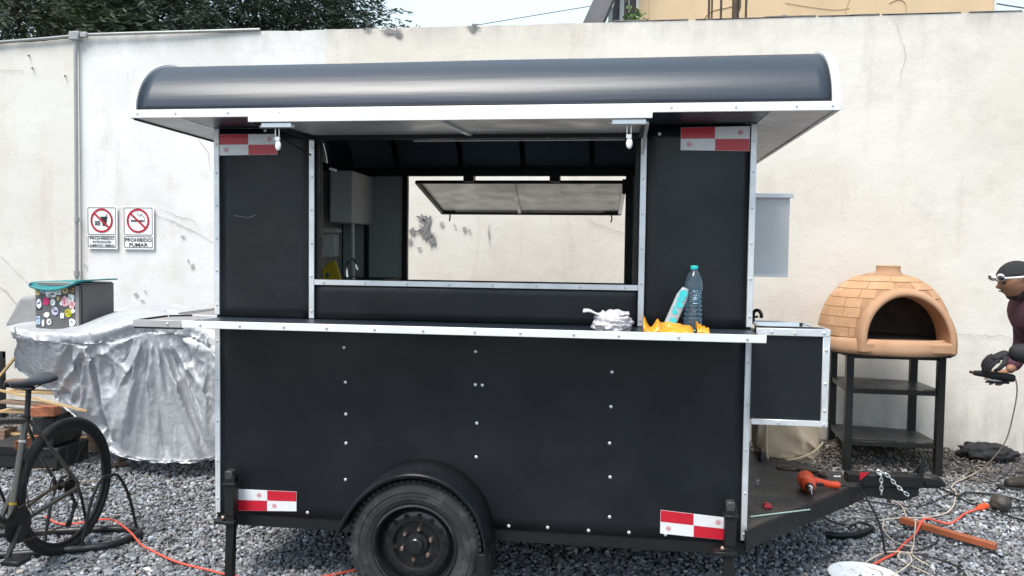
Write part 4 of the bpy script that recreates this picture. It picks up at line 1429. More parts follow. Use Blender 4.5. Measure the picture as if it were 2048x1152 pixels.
def cat1(L, u):
    u = max(0, min(1, u)) * (len(L) - 1)
    i = min(int(u), len(L) - 2)
    t = u - i
    a, b, c, d = [Vector(L[max(0, min(len(L) - 1, i + k))]) for k in (-1, 0, 1, 2)]
    return 0.5 * ((2 * b) + (c - a) * t + (2 * a - 5 * b + 4 * c - d) * t * t + (3 * b - a - 3 * c + d) * t ** 3)


def tarp_base(u, v, inset=0.0):
    r, s, h = cat1(RID, u), cat1(SHO, u), cat1(HEM, u)
    back = Vector((r.x - .05, 6.0, r.z - .04))
    low = Vector((r.x - .05, 6.15, .45))
    mid = s.lerp(h, .5) + Vector((0, -.05, 0))
    P = [low, back, r, s, mid, h]
    K = [0, .12, .24, .42, .72, 1.0]
    i = 0
    while i < 4 and v > K[i + 1]:
        i += 1
    t = (v - K[i]) / (K[i + 1] - K[i])
    a, b, c, d = P[max(0, i - 1)], P[i], P[i + 1], P[min(5, i + 2)]
    p = 0.5 * ((2 * b) + (c - a) * t + (2 * a - 5 * b + 4 * c - d) * t * t + (3 * b - a - 3 * c + d) * t ** 3)
    if inset:
        p = p + Vector((0, inset, -inset * (1 - sstep(.38, .5, v))))
    return p


def make_tarp():
    """the sheet is let hang from its top with some slack, so that it falls into folds of its own"""
    nu, nv = 150, 110
    rs = random.Random(3)
    def start(u, v):
        p = tarp_base(u, v)
        fr = sstep(.38, .50, v)
        d = 0.0
        for (ax, az, ph, kk, am, rg) in ((-3.668, .985, 2.3, 3.6, .085, .62), (-3.146, 1.083, 1.0, 6.5, .100, .80), (-2.72, .99, .4, 4.5, .070, .50)):
            dx, dz = p.x - ax, az - p.z
            rr = hypot(dx, dz)
            an = atan2(dx, max(dz, .02))
            w = an * kk + ph + .8 * noise.noise(Vector((an * 2.5, rr * .6, ph)))
            d += math.exp(-(rr / rg) ** 2) * sstep(.03, .28, rr) * ((1 - abs(sin(w))) ** 1.3 - .35) * am
        # one hard vertical crease below the left peak, one diagonal towards the saddle
        d += .065 * math.exp(-((p.x + 3.668 - .02 * sin(v * 6)) / .022) ** 2) * sstep(.42, .47, v)
        t = (p.x + 3.668) - (p.z - .985) * .95
        d += .065 * math.exp(-(t / .03) ** 2) * sstep(.42, .5, v) * (p.x < -3.66)
        d += .022 * sstep(.75, 1, v) * sin(p.x * 15 + 2 * noise.noise(Vector((p.x * 3, 1, 1))))
        p = p + Vector((0, -1, 0)) * d * fr
        jt = .003 if .42 < v < .97 else .0003
        return tuple(p + Vector((rs.uniform(-1, 1), rs.uniform(-1, 1), rs.uniform(-1, 1))) * jt)
    mb = MB().grid(start, nu, nv)
    me = bpy.data.meshes.new('silver_tarp')
    me.from_pydata(mb.v, [], mb.f)
    o = bpy.data.objects.new('silver_tarp', me)
    COL.objects.link(o)
    vg = o.vertex_groups.new(name='pin')
    for j in range(nv + 1):
        v = j / nv
        for i in range(nu + 1):
            u = i / nu
            w = 0.0
            if v < .22: w = 1.0
            if .22 <= v < .41: w = max(w, .93)
            if v >= .43: w = max(w, .045)
            if v > .985: w = max(w, .7)
            if i < 2 or i > nu - 2: w = max(w, .3)
            if w: vg.add([j * (nu + 1) + i], w, 'REPLACE')
    cm = MB().grid(lambda u, v: tuple(tarp_base(u, v, .055)), 50, 40)
    cme = bpy.data.meshes.new('tmpc')
    cme.from_pydata(cm.v, [], cm.f)
    co = bpy.data.objects.new('tmpc', cme)
    COL.objects.link(co)
    k = co.modifiers.new('c', 'COLLISION')
    co.collision.thickness_outer = .01
    co.collision.cloth_friction = 12
    c = o.modifiers.new('cloth', 'CLOTH')
    st = c.settings
    st.quality = 5
    st.mass = .25
    st.tension_stiffness = 25
    st.compression_stiffness = 25
    st.shear_stiffness = 8
    st.bending_stiffness = .5
    st.tension_damping = 10
    st.compression_damping = 10
    st.air_damping = 2
    st.vertex_group_mass = 'pin'
    st.pin_stiffness = 1.0
    st.shrink_min = -.06
    st.shrink_max = -.06
    c.collision_settings.distance_min = .008
    c.collision_settings.use_self_collision = False
    c.point_cache.frame_start = 1
    c.point_cache.frame_end = 60
    for f in range(1, 41):
        SC.frame_set(f)
    dg = bpy.context.evaluated_depsgraph_get()
    ne = bpy.data.meshes.new_from_object(o.evaluated_get(dg))
    bpy.data.objects.remove(o)
    bpy.data.objects.remove(co)
    SC.frame_set(1)
    ne.name = 'silver_tarp'
    for p in ne.polygons: p.use_smooth = True
    ob = link_mesh(ne, 'silver_tarp', M_tarp, None)
    q = ob.modifiers.new('sub', 'SUBSURF')
    q.levels = q.render_levels = 1
    return ob


tarp = make_tarp()
tag(tarp, 'large crumpled silver tarp draped over a bulky load behind the bicycle', 'tarp')

# the delivery box
bb = empty('delivery_box', (-4.10, 5.5, 1.0), 'dark grey box covered in stickers standing on the silver tarp', 'box')
MB().box(-4.290, -3.925, 5.30, 5.70, .985, 1.335).build('box_shell', M_boxgrey, bb, bevel=.008, seg=2)
MB().box(-3.960, -3.930, 5.294, 5.2995, .99, 1.325).build('edge_strip', M_boxedge, bb, bevel=.002)
MB().box(-3.9245, -3.921, 5.315, 5.325, .99, 1.33).build('door_seam', M_signink, bb)
MB().box(-4.285, -3.925, 5.32, 5.68, 1.3355, 1.343).build('box_top', M_boxedge, bb, bevel=.003)


def stk(x, z, rx, rz, shape, col, inner=None, name='sticker'):
    y = 5.2965 - stk.n * .00012
    stk.n += 1
    n = 22
    vs = [(x, y, z)]
    for i in range(n):
        a = 2 * pi * i / n
        if shape == 'o': q = 1.0
        elif shape == 's': q = 1 + .14 * cos(a * 9)
        elif shape == 'r': q = min(1 / max(abs(cos(a)), 1e-3), 1 / max(abs(sin(a)), 1e-3)) * .85
        else: q = 1 + .35 * noise.noise(Vector((cos(a) * 1.5, sin(a) * 1.5, x * 50)))
        vs.append((x + rx * q * cos(a), y, z + rz * q * sin(a)))
    o = MB().add(vs, [(0, 1 + i, 1 + (i + 1) % n) for i in range(n)]).build(name, col, bb)
    if inner:
        mb = MB()
        rr = random.Random(int(x * -1000) + int(z * 999))
        for _ in range(inner[1]):
            cx, cz = x + rr.uniform(-.5, .5) * rx, z + rr.uniform(-.5, .5) * rz
            w, h = rx * rr.uniform(.12, .35), rz * rr.uniform(.08, .22)
            yy = y - .00006 - .00002 * _
            mb.add([(cx - w, yy, cz - h), (cx + w, yy, cz - h * .6), (cx + w * .8, yy, cz + h), (cx - w * .9, yy, cz + h * .7)], [(0, 1, 2, 3)])
        mb.build('sticker_print', inner[0], o)
    return o


stk.n = 0
C_ = lambda n, c: mat('sticker_' + n, c, .45, coat=.3, var=.08, vscale=60)
SW, SP, SY, SL, SB_, SBk, SO, SGn = (C_('white', (.75, .75, .76)), C_('pink', (.62, .02, .16)), C_('yellow', (.45, .42, .02)), C_('lilac', (.48, .46, .62)),
                                     C_('blue', (.10, .14, .24)), C_('black', (.02, .02, .022)), C_('cream', (.62, .50, .24)), C_('green', (.10, .32, .20)))
SKp, SBr, SLp = C_('palepink', (.75, .45, .48)), C_('brown', (.20, .09, .05)), C_('paleblue', (.38, .5, .62))


def s2(px, pz, rx, rz, *a):      # px, pz measured on the box front: fractions from its top left corner
    stk(-4.287 + px * .325, 1.322 - pz * .325, rx, rz, *a)


s2(.07, .14, .024, .030, 's', SO, (SBk, 6))
s2(.22, .12, .022, .020, 'x', SLp, (SB_, 5))
s2(.46, .05, .050, .014, 'r', SW, (SBk, 9))
s2(.40, .20, .045, .028, 'x', SW, (SBk, 5))
s2(.58, .15, .030, .022, 'r', SW, (SGn, 4))
s2(.75, .10, .026, .026, 'x', SO, (SBr, 4))
s2(.93, .09, .022, .026, 'o', SBr, (SO, 4))
s2(.10, .44, .026, .044, 'r', SBk)
s2(.10, .42, .021, .036, 'o', SW, (SB_, 5))
s2(.28, .36, .026, .030, 'o', SP, (SBr, 4))
s2(.45, .38, .020, .026, 's', SW, (SGn, 5))
s2(.58, .29, .012, .016, 'r', SO, (SBk, 3))
s2(.65, .29, .010, .020, 'r', SBr)
s2(.66, .40, .014, .016, 'o', SW)
s2(.76, .36, .030, .040, 'x', SKp, (SP, 4))
s2(.90, .28, .026, .034, 'x', SW, (SGn, 4))
s2(.92, .42, .024, .030, 'x', SKp, (SBr, 5))
s2(.50, .58, .028, .032, 'o', SL, (SBk, 6))
s2(.29, .67, .024, .020, 'x', SW, (SO, 2))
s2(.68, .68, .018, .024, 'r', SW, (SO, 2))
s2(.83, .62, .028, .032, 'o', SY, (SBk, 3))
s2(.95, .57, .016, .018, 'x', SW)
s2(.08, .80, .020, .036, 'r', SLp, (SB_, 6))
s2(.20, .86, .011, .026, 'o', SW)
s2(.35, .83, .020, .024, 's', SW, (SBk, 6))
s2(.92, .83, .024, .030, 'x', SW, (SGn, 6))


def tray(u, v):
    x = -4.345 + .47 * u
    y = 5.235 + .42 * v
    z = 1.352 + .012 * sstep(.5, 1, u) - .062 * (1 - v) ** 3 * sin(pi * min(1, u * 1.05)) ** .8 * (1 if u < .9 else .6) - .010 * (1 - u) ** 3
    return (x + .06 * (abs(v - .5) * 2) ** 3 * (1 if u < .12 else 0) * (1 - u / .12 if u < .12 else 0), y + .05 * abs(u - .45) ** 2, z)
tr_ = MB().grid(tray, 36, 16).build('teal_tray', M_teal, solid=.011, angle=2)
tag(tr_, 'bent teal plastic sheet lying on top of the stickered box', 'tray')

cu = MB().hexa([(-4.87, 5.66, .96), (-4.56, 5.66, .95), (-4.56, 5.78, .95), (-4.87, 5.78, .96)], [(-4.755, 5.70, 1.20), (-4.56, 5.70, 1.235), (-4.56, 5.79, 1.235), (-4.755, 5.79, 1.20)])
cu = cu.build('grey_cushion', M_cush, bevel=.03, seg=3)
tag(cu, 'grey padded cushion propped up at the left of the stickered box', 'cushion')
wb = MB().hexa([(-4.07, 5.72, 1.062), (-3.80, 5.72, 1.095), (-3.74, 6.0, 1.112), (-4.02, 6.0, 1.085)], [(-4.07, 5.72, 1.088), (-3.79, 5.72, 1.121), (-3.74, 6.0, 1.135), (-4.02, 6.0, 1.11)])
wb = wb.build('white_board', M_board, bevel=.008, seg=2)
tag(wb, 'white board lying on the silver tarp right behind the stickered box', 'board')

# rusty stand foot under the tarp, boards and rubble beneath the tarp's left side
ft = empty('steel_stand', (-3.62, 5.28, 0), 'thin rusty steel leg with foot showing under the tarp hem', 'stand')
MB().tube([(-3.62, 5.30, -.01), (-3.63, 5.34, .30)], .014, 8).build('leg', M_rust, ft)
MB().tube([(-3.68, 5.24, .005), (-3.57, 5.32, .0)], .018, 8).build('foot', M_rust, ft)
pal = empty('wood_pallet', (-4.4, 5.7, 0), 'weathered pallet boards piled under the left end of the tarp', 'pallet')
for i in range(6):
    z = .10 + .085 * i
    MB().bar((-5.0 + .03 * i, 5.72 - .03 * (i % 2), z), (-4.02 - .04 * i, 5.66 + .03 * (i % 3), z + .02 * ((i % 3) - 1)), .10, .018).build('plank', M_wood2 if i % 2 else M_wood, pal, bevel=.002)
for x in (-4.9, -4.45, -4.1):
    MB().box(x, x + .08, 5.60, 5.74, -.01, .12 + .02).build('block', M_wood2, pal, bevel=.003)
st = MB().bar((-4.52, 5.05, .60), (-3.62, 4.95, .47), .014, .014)
st = st.build('wood_stick', M_wood)
tag(st, 'long pale wooden stick lying across the rubble behind the bicycle wheel', 'stick')
st2 = MB().bar((-4.75, 5.30, .45), (-4.35, 5.25, .86), .018, .016).build('wood_stick', M_wood)
tag(st2, 'short pale wooden stick leaning up at the tarp edge by the saddle', 'stick')
for i, (x, y, z, w, a, lb) in enumerate(((-4.02, 5.02, .40, .09, .4, 'broken orange brick on the rubble, highest one behind the bicycle'), (-4.12, 5.0, .18, .10, 1.3, 'broken orange brick on the rubble, lower one behind the bicycle'))):
    c, s = cos(a) * w, sin(a) * w
    bk = MB().hexa([(x - c, y - s, z), (x + c, y + s * .5, z), (x + c * .7, y + .09 + s, z), (x - c, y + .08, z)], [(x - c, y - s, z + .07), (x + c * .9, y + s * .5, z + .075), (x + c * .6, y + .09 + s, z + .06), (x - c, y + .08, z + .07)])
    bk = bk.build('broken_brick', M_brick, bevel=.006)
    tag(bk, lb, 'brick')
crate = empty('black_crate', (-4.25, 5.3, 0), 'black plastic crate of rubble half hidden behind the bicycle', 'crate')
MB().box(-4.55, -3.95, 5.08, 5.42, 0.0, .16).build('crate_side', M_bikebl, crate, bevel=.01)
MB().box(-4.50, -3.98, 5.07, 5.079, .10, .16).build('crate_rim', M_frame, crate, bevel=.004)
MB().box(-4.18, -3.98, 5.10, 5.40, .165, .39).build('crate_lid', M_bikebl, crate, bevel=.02)
gt = empty('black_gate', (-5.75, 6.4, 0), 'black metal gate panel at the far left by the wall foot', 'gate')
MB().box(-6.2, -5.47, 6.35, 6.38, .60, .66).build('rail', M_frame, gt, bevel=.003)
MB().box(-6.2, -5.47, 6.35, 6.38, .38, .42).build('rail', M_frame, gt, bevel=.003)
MB().box(-6.2, -5.47, 6.35, 6.38, .08, .12).build('rail', M_frame, gt, bevel=.003)
MB().box(-5.55, -5.47, 6.34, 6.39, .0, .66).build('post', M_frame, gt, bevel=.003)
for i in range(4):
    MB().box(-6.15 + .15 * i, -6.13 + .15 * i, 6.355, 6.375, .12, .6).build('bar', M_frame, gt)
tw = random.Random(8)
for i in range(3):
    x, y = -4.3 + tw.uniform(-.2, .9), 4.7 + tw.uniform(-.1, .35)
    a = tw.uniform(0, .8)
    L_ = tw.uniform(.2, .45)
    p = [(x, y, gh(x, y) + .015), (x + L_ * .5 * cos(a), y + L_ * .5 * sin(a), gh(x, y) + .03), (x + L_ * cos(a + .2), y + L_ * sin(a + .2), gh(x, y) + .012)]
    t_ = MB().tube(spline(p, 4), [.004] * 8 + [.002], 5).build('dry_twig', M_twig)
    tag(t_, ['thin dry twig lying on the gravel behind the bicycle wheel, first from the left', 'thin dry twig on the gravel behind the wheel, middle one of three', 'thin dry twig on the gravel nearest the rusty stand foot'][i], 'twig', 'dry twigs behind the bicycle')

# ================================================================== BICYCLE
BK = empty('bicycle', (-2.945, 3.4, -.05), 'dark bicycle standing in the floor rack, its rear wheel towards the wall', 'bicycle')
AXL = Vector((-2.945, 3.85, .31))
RT = .345
def torus(c, R_, r, n=64, m=12):
    mb = MB()
    mb.tube([(c[0], c[1] + R_ * cos(2 * pi * i / n), c[2] + R_ * sin(2 * pi * i / n)) for i in range(n)], r, m, closed=True)
    return mb
ty = torus(AXL, RT, .0235).build('tyre', M_bikety, BK)
rm = MB()
rm.lathe([(.328, -.011), (.304, -.008), (.300, 0), (.304, .008), (.328, .011)], AXL, 'x', 64, caps=False)
rm.build('rim', M_bikebl, BK)
MB().lathe([(.006, -.05), (.012, -.05), (.030, -.034), (.030, -.030), (.016, -.026), (.014, .026), (.030, .030), (.030, .034), (.012, .05), (.006, .05)], AXL, 'x', 20).build('hub', M_bikebl, BK)
sp = MB()
for i in range(28):
    a = 2 * pi * i / 28
    s = 1 if i % 2 else -1
    b_ = a + (.55 if (i // 2) % 2 else -.55)
    sp.tube([(AXL.x + s * .030, AXL.y + .030 * cos(b_), AXL.z + .030 * sin(b_)), (AXL.x, AXL.y + .304 * cos(a), AXL.z + .304 * sin(a))], .0011, 4)
sp.build('spokes', M_bikebl, BK, kind='stuff')
cs = MB()
for k, (r, x) in enumerate(((.052, .028), (.046, .0325), (.041, .037), (.036, .0415), (.031, .046), (.026, .050))):
    n = 28
    cs.lathe([(r - .004, x), (r, x), (r, x + .0018), (r - .004, x + .0018)], AXL, 'x', n)
    for i in range(n // 2):
        a = 4 * pi * i / n
        cs.box(AXL.x + x, AXL.x + x + .0018, AXL.y + r * cos(a) - .002, AXL.y + r * cos(a) + .002, AXL.z + r * sin(a) - .002, AXL.z + r * sin(a) + .003)
cs.build('cassette', M_steel if False else M_bikebl, BK)
MB().lathe([(.070, -.040), (.080, -.040), (.080, -.038), (.070, -.038)], AXL, 'x', 36, caps=False).build('brake_disc', M_steel, BK)
BBp = Vector((-2.935, 3.435, .235))
CL = Vector((-2.968, 3.595, .735))
SD = Vector((-2.985, 3.635, .90))
def tb(name, pts, r, m=M_bike, parent=BK, n=12, **kw): return MB().tube(pts, r, n).build(name, m, parent, **kw)
tb('seat_tube', [BBp, CL], .0165)
tb('seat_post', [CL - Vector((0, 0, .04)), SD - Vector((0, .0, .03))], .0135, M_bikebl)
MB().lathe([(.020, -.014), (.020, .014)], CL, 'z', 14).build('seat_clamp', M_bikebl, BK)
for s in (-1, 1):
    tb('seat_stay', spline([CL + Vector((s * .014, .01, -.02)), CL.lerp(AXL, .5) + Vector((s * .045, 0, 0)), AXL + Vector((s * .068, .005, .012))], 5), .0095)
    tb('chain_stay', spline([BBp + Vector((s * .03, .015, 0)), BBp.lerp(AXL, .45) + Vector((s * .052, 0, -.004)), AXL + Vector((s * .068, -.003, -.008))], 5), .011)
    MB().box(AXL.x + s * .068 - .003, AXL.x + s * .068 + .003, AXL.y - .02, AXL.y + .016, AXL.z - .03, AXL.z + .02).build('dropout', M_bike, BK, bevel=.003)
HT, HB = Vector((-3.03, 2.93, .87)), Vector((-3.02, 2.90, .70))
tb('top_tube', [CL + Vector((0, -.01, -.015)), HT - Vector((0, 0, .03))], .0165)
tb('down_tube', [BBp, HB], .021)
tb('head_tube', [HT + Vector((0, .01, .03)), HB - Vector((0, .005, .02))], .022)
MB().lathe([(.022, -.036), (.022, .036)], BBp, 'x', 18).build('bottom_bracket', M_bikebl, BK)
FA = Vector((-3.01, 2.79, .31))
torus(FA, RT, .0235, 48, 10).build('tyre', M_bikety, BK)
MB().lathe([(.328, -.011), (.304, -.008), (.300, 0), (.304, .008), (.328, .011)], FA, 'x', 48, caps=False).build('rim', M_bikebl, BK)
for s in (-1, 1):
    tb('fork_blade', spline([HB, HB + Vector((s * .05, -.01, -.04)), FA + Vector((s * .05, 0, 0))], 4), .012)
tb('stem', [HT + Vector((0, 0, .03)), HT + Vector((-.01, -.09, .05))], .015, M_bikebl)
hb = HT + Vector((-.01, -.09, .05))
tb('handlebar', spline([hb + Vector((.21, -.06, -.12)), hb + Vector((.21, -.09, -.03)), hb + Vector((.20, -.02, .005)), hb, hb + Vector((-.20, -.02, .005)), hb + Vector((-.21, -.09, -.03)), hb + Vector((-.21, -.06, -.12))], 6), .014, M_bikebl)
# crankset, chain, derailleur
MB().lathe([(.030, .046), (.085, .046), (.088, .048), (.085, .050), (.030, .050)], BBp, 'x', 40).build('chainring', M_bikebl, BK)
MB().bar(BBp + Vector((.060, 0, 0)), BBp + Vector((.066, -.10, -.13)), .016, .026, up=(1, 0, 0)).build('crank', M_bikebl, BK, bevel=.004)
MB().bar(BBp + Vector((-.060, 0, 0)), BBp + Vector((-.066, .10, .13)), .016, .026, up=(1, 0, 0)).build('crank', M_bikebl, BK, bevel=.004)
MB().box(BBp.x + .07, BBp.x + .165, BBp.y - .145, BBp.y - .055, BBp.z - .145, BBp.z - .12).build('pedal', M_bikebl, BK, bevel=.005)
MB().tube([BBp + Vector((.048, 0, .087)), AXL + Vector((.040, -.01, .042))], .004, 5).build('chain', M_rust, BK)
dr = AXL + Vector((.046, -.02, -.045))
MB().tube([dr, dr + Vector((.012, .012, -.05)), dr + Vector((.008, -.025, -.14))], .009, 8).build('derailleur', M_bikebl, BK)
for q in (dr + Vector((.004, .018, -.065)), dr + Vector((.004, -.030, -.145))):
    MB().lathe([(.004, -.004), (.021, -.004), (.021, .004), (.004, .004)], q, 'x', 16).build('jockey_wheel', M_bikebl, BK)
MB().tube([BBp + Vector((.048, .01, -.087)), dr + Vector((.004, -.05, -.150))], .004, 5).build('chain', M_rust, BK)
# saddle
def saddle(u, v):
    L_ = u            # 0 nose (towards the camera) .. 1 tail
    w = .018 + .050 * sstep(.35, .95, L_) + .004 * sin(L_ * 3)
    a = (v - .5) * pi * 1.15
    x = SD.x + w * sin(a)
    z = SD.z + .030 + .012 * L_ ** 2 - .010 * sin(L_ * pi) + .030 * (cos(a) - 1) * (.7 + .3 * L_)
    y = SD.y - .145 + .27 * L_ + (0 if L_ < .97 else -.004 * (v - .5) ** 2)
    return (x, y, z)
sdl = MB().grid(saddle, 26, 18).build('saddle', M_saddle, BK, solid=.006, angle=2)
for s in (-1, 1):
    tb('saddle_rail', spline([SD + Vector((s * .008, -.11, .0)), SD + Vector((s * .022, -.04, -.018)), SD + Vector((s * .022, .04, -.018)), SD + Vector((s * .035, .10, .006))], 5), .0038, M_steel)
MB().box(SD.x - .026, SD.x + .026, SD.y - .02, SD.y + .02, SD.z - .034, SD.z - .010).build('saddle_clamp', M_bikebl, BK, bevel=.006)
# bottle on the down tube, light label
bo = Vector((-2.965, 3.27, .42))
MB().tube([bo + Vector((0, .05, -.10)), bo + Vector((-.015, -.06, .10))], .036, 16).build('drink_bottle', M_bikebl, BK)
MB().tube([bo + Vector((.034, .042, -.07)), bo + Vector((.022, -.040, .08))], .007, 6).build('bottle_stripe', M_ltube, BK)
for z, m_ in ((.33, M_yel2), (.62, M_rag)):
    t = (z - BBp.z) / (CL.z - BBp.z)
    c = BBp.lerp(CL, t)
    MB().lathe([(.0172, -.010), (.0172, .010)], c, 'z', 14, caps=False).build('frame_sticker', m_, BK)
tb('gear_cable', spline([CL + Vector((.018, -.02, -.05)), BBp.lerp(AXL, .2) + Vector((.06, 0, .02)), AXL + Vector((.085, .06, -.03)), dr + Vector((.01, .03, -.02))], 6), .0022, M_bikebl)

# rack
RK = empty('bicycle_rack', (-3.0, 3.9, -.05), 'low black tubular bicycle rack lying on the gravel at the left', 'bicycle rack')
zr = -.035
loop = spline([(-4.2, 3.55, zr), (-3.6, 3.62, zr), (-3.221, 3.70, zr), (-2.997, 3.786, zr), (-2.80, 3.875, zr), (-2.725, 3.95, zr), (-2.695, 4.06, zr), (-2.715, 4.15, zr), (-2.80, 4.165, zr),
               (-2.955, 4.135, zr), (-3.336, 4.018, zr), (-3.8, 3.88, zr), (-4.3, 3.72, zr)], 5)
MB().tube(loop, .019, 12).build('base_tube', M_rack, RK)
def hoop(x0, y0, x1, y1, h, r=.0085, lean=0):
    p = [(x0, y0, zr), (x0 * .85 + x1 * .15, y0 * .85 + y1 * .15, zr + h * .6)]
    p += [(x0 * .66 + x1 * .34, y0 * .66 + y1 * .34, zr + h * .96), (x0 * .5 + x1 * .5, y0 * .5 + y1 * .5, zr + h), (x0 * .34 + x1 * .66, y0 * .34 + y1 * .66, zr + h * .96)]
    p += [(x0 * .15 + x1 * .85, y0 * .15 + y1 * .85, zr + h * .6), (x1, y1, zr)]
    return MB().tube(spline(p, 5), r, 8)
hoop(-2.86, 3.85, -2.735, 4.16, .36).build('hoop', M_rack, RK)
hoop(-3.03, 3.78, -3.02, 4.12, .36).build('hoop', M_rack, RK)
hoop(-3.45, 3.65, -3.40, 4.0, .36).build('hoop', M_rack, RK)

# orange lead on the left
def cable(name, pts, r, m, label, cat='cable', lift=.016, n=8, group=None):
    p = [(x, y, gh(x, y) + lift + z) for (x, y, z) in pts]
    o = MB().tube(spline(p, 7), r, n).build(name, m)
    tag(o, label, cat, group)
    return o


cable('extension_lead', [(-3.436, 4.303, 0), (-3.227, 4.204, 0), (-2.954, 4.207, .045), (-2.74, 4.077, .045), (-2.60, 3.99, .0), (-2.505, 3.925, 0), (-2.275, 3.786, 0), (-2.035, 3.707, 0), (-1.862, 3.66, 0), (-1.6, 3.62, 0), (-1.2, 3.9, 0)],
      .0055, M_cord, 'orange extension cord running under the bicycle rack towards the trailer jack', 'cord')

# ================================================================== OVEN STAND AND OVEN
OS = empty('oven_stand', (2.05, 6.25, 0), 'black steel stand with two shelves carrying the clay oven', 'stand')
LG = [(1.74, 6.04), (2.375, 6.03), (2.35, 6.49), (1.775, 6.60)]
for (x, y) in LG:
    MB().box(x - .026, x + .026, y - .026, y + .026, gh(x, y) - .02, .897).build('leg', M_stand, OS, bevel=.003)
for z in (.64, .25):
    sh = MB().prism([(1.715, 6.06), (2.39, 6.05), (2.37, 6.47), (2.30, 6.49), (1.80, 6.60), (1.755, 6.58)], 'z', z - .003, z).build('shelf', M_shelf, OS)
    for a, b in ((0, 1), (1, 2), (2, 3), (3, 0)):
        pa, pb = Vector((*LG[a], z - .022)), Vector((*LG[b], z - .022))
        d = (pb - pa).normalized() * .028
        MB().bar(pa + d, pb - d, .028, .036).build('shelf_bar', M_stand, OS, bevel=.002)
for a, b in ((0, 1), (1, 2), (2, 3), (3, 0)):
    pa, pb = Vector((*LG[a], .879)), Vector((*LG[b], .879))
    d = (pb - pa).normalized() * .028
    MB().bar(pa + d, pb - d, .030, .036).build('top_bar', M_stand, OS, bevel=.002)
MB().prism([(1.60, 6.02), (1.70, 5.88), (2.38, 5.88), (2.47, 6.02), (2.44, 6.50), (1.62, 6.58)], 'z', .898, .908).build('top_plate', M_stand, OS, bevel=.002)
MB().tube([(2.02, 6.36, .22), (2.10, 6.38, .13), (2.14, 6.40, .06)], .016, 8).build('red_strap', M_primer, OS)

OX, OY, ORX, ORY, OZ, ORZ = 2.012, 6.18, .462, .42, .985, .512
def rho(z):
    t = max(0, min(1, (z - OZ) / ORZ))
    return (1 - t ** 2.25) ** (1 / 2.25)
def dome(az, z, off=0.0):
    q = rho(z)
    return (OX + (ORX * q + off) * cos(az), OY + (ORY * q + off) * sin(az), z + off * (1 - q) * 1.2)
OV = empty('clay_oven', (OX, OY, .91), 'terracotta dome oven scored like brickwork with arched mouth and short flue', 'oven')
MX, MZ = 2.052, 1.012
def in_arch(p, k=1.0, low=.0):
    return p[1] < OY - .05 and ((p[0] - MX) / (.285 * k)) ** 2 + ((p[2] - MZ) / (.335 * k)) ** 2 < 1 and p[2] > MZ + low - .02
zs_ = [OZ - .05 + (ORZ + .05) * (1 - (1 - i / 34) ** 1.8) for i in range(35)]
na = 120
for nm, off, m_ in (('dome_shell', 0.0, M_mortar), ('dome_lining', -.045, M_claydark)):
    mb = MB()
    mb.v = [dome(2 * pi * i / na, z, off) for z in zs_ for i in range(na)]
    for j in range(len(zs_) - 1):
        for i in range(na):
            f_ = (j * na + i, j * na + (i + 1) % na, (j + 1) * na + (i + 1) % na, (j + 1) * na + i)
            c = [sum(mb.v[q][a] for q in f_) / 4 for a in range(3)]
            if not in_arch(c, 1.10):
                mb.f.append(f_)
    mb.build(nm, m_, OV, angle=2)
MB().lathe([(.002, 0), (.40, 0)], (OX, OY, MZ - .001), 'z', 40, caps=False).build('oven_floor', M_claydark, OV)
# base band
bs = MB()
prof = [(-.02, .912), (.012, .914), (.024, .925), (.026, .96), (.020, .995), (.010, 1.018), (-.010, 1.028)]
n = 96
bs.v = [(OX + (ORX + r) * cos(2 * pi * i / n) , OY + (ORY + r + (.018 if sin(2 * pi * i / n) < -.5 else 0)) * sin(2 * pi * i / n) + .004 * noise.noise(Vector((i * .3, z * 9, 1))), z) for (r, z) in prof for i in range(n)]
bs.f = [(j * n + i, j * n + (i + 1) % n, (j + 1) * n + (i + 1) % n, (j + 1) * n + i) for j in range(len(prof) - 1) for i in range(n)]
bs.f.append(tuple(range(n)))
bs.build('base_band', M_clay2, OV, angle=2)
# arched collar round the mouth
def arch_ring(rx, rz, n=40, z0=None):
    return [(MX + rx, MZ - .07)] + [(MX + rx * cos(pi * i / (n - 2)), MZ + rz * sin(pi * i / (n - 2))) for i in range(n - 1)] + [(MX - rx, MZ - .07)]
cl = MB()
secs = [(.282, .326, 5.80), (.276, .320, 5.772), (.284, .328, 5.758), (.306, .350, 5.755), (.324, .370, 5.770), (.332, .380, 5.81), (.334, .384, 6.02)]
n = 40
for (rx, rz, y) in secs:
    for i, (x, z) in enumerate(arch_ring(rx, rz, n)):
        t = (z - MZ) / .4
        cl.v.append((x, y + .07 * max(0, t) ** 1.3, z))
cl.v += [(x, 6.0, z) for (x, z) in arch_ring(.270, .312, n)]
idx = [7, 0, 1, 2, 3, 4, 5, 6]
for a, b in zip(idx[:-1], idx[1:]):
    for i in range(n):
        cl.f.append((a * (n + 1) + i, a * (n + 1) + i + 1, b * (n + 1) + i + 1, b * (n + 1) + i))
cl.build('mouth_collar', M_clay2, OV, angle=1.5)
MB().box(MX - .322, MX + .322, 5.757, 6.0, .930, MZ).build('mouth_sill', M_clay2, OV, bevel=.018, seg=3)
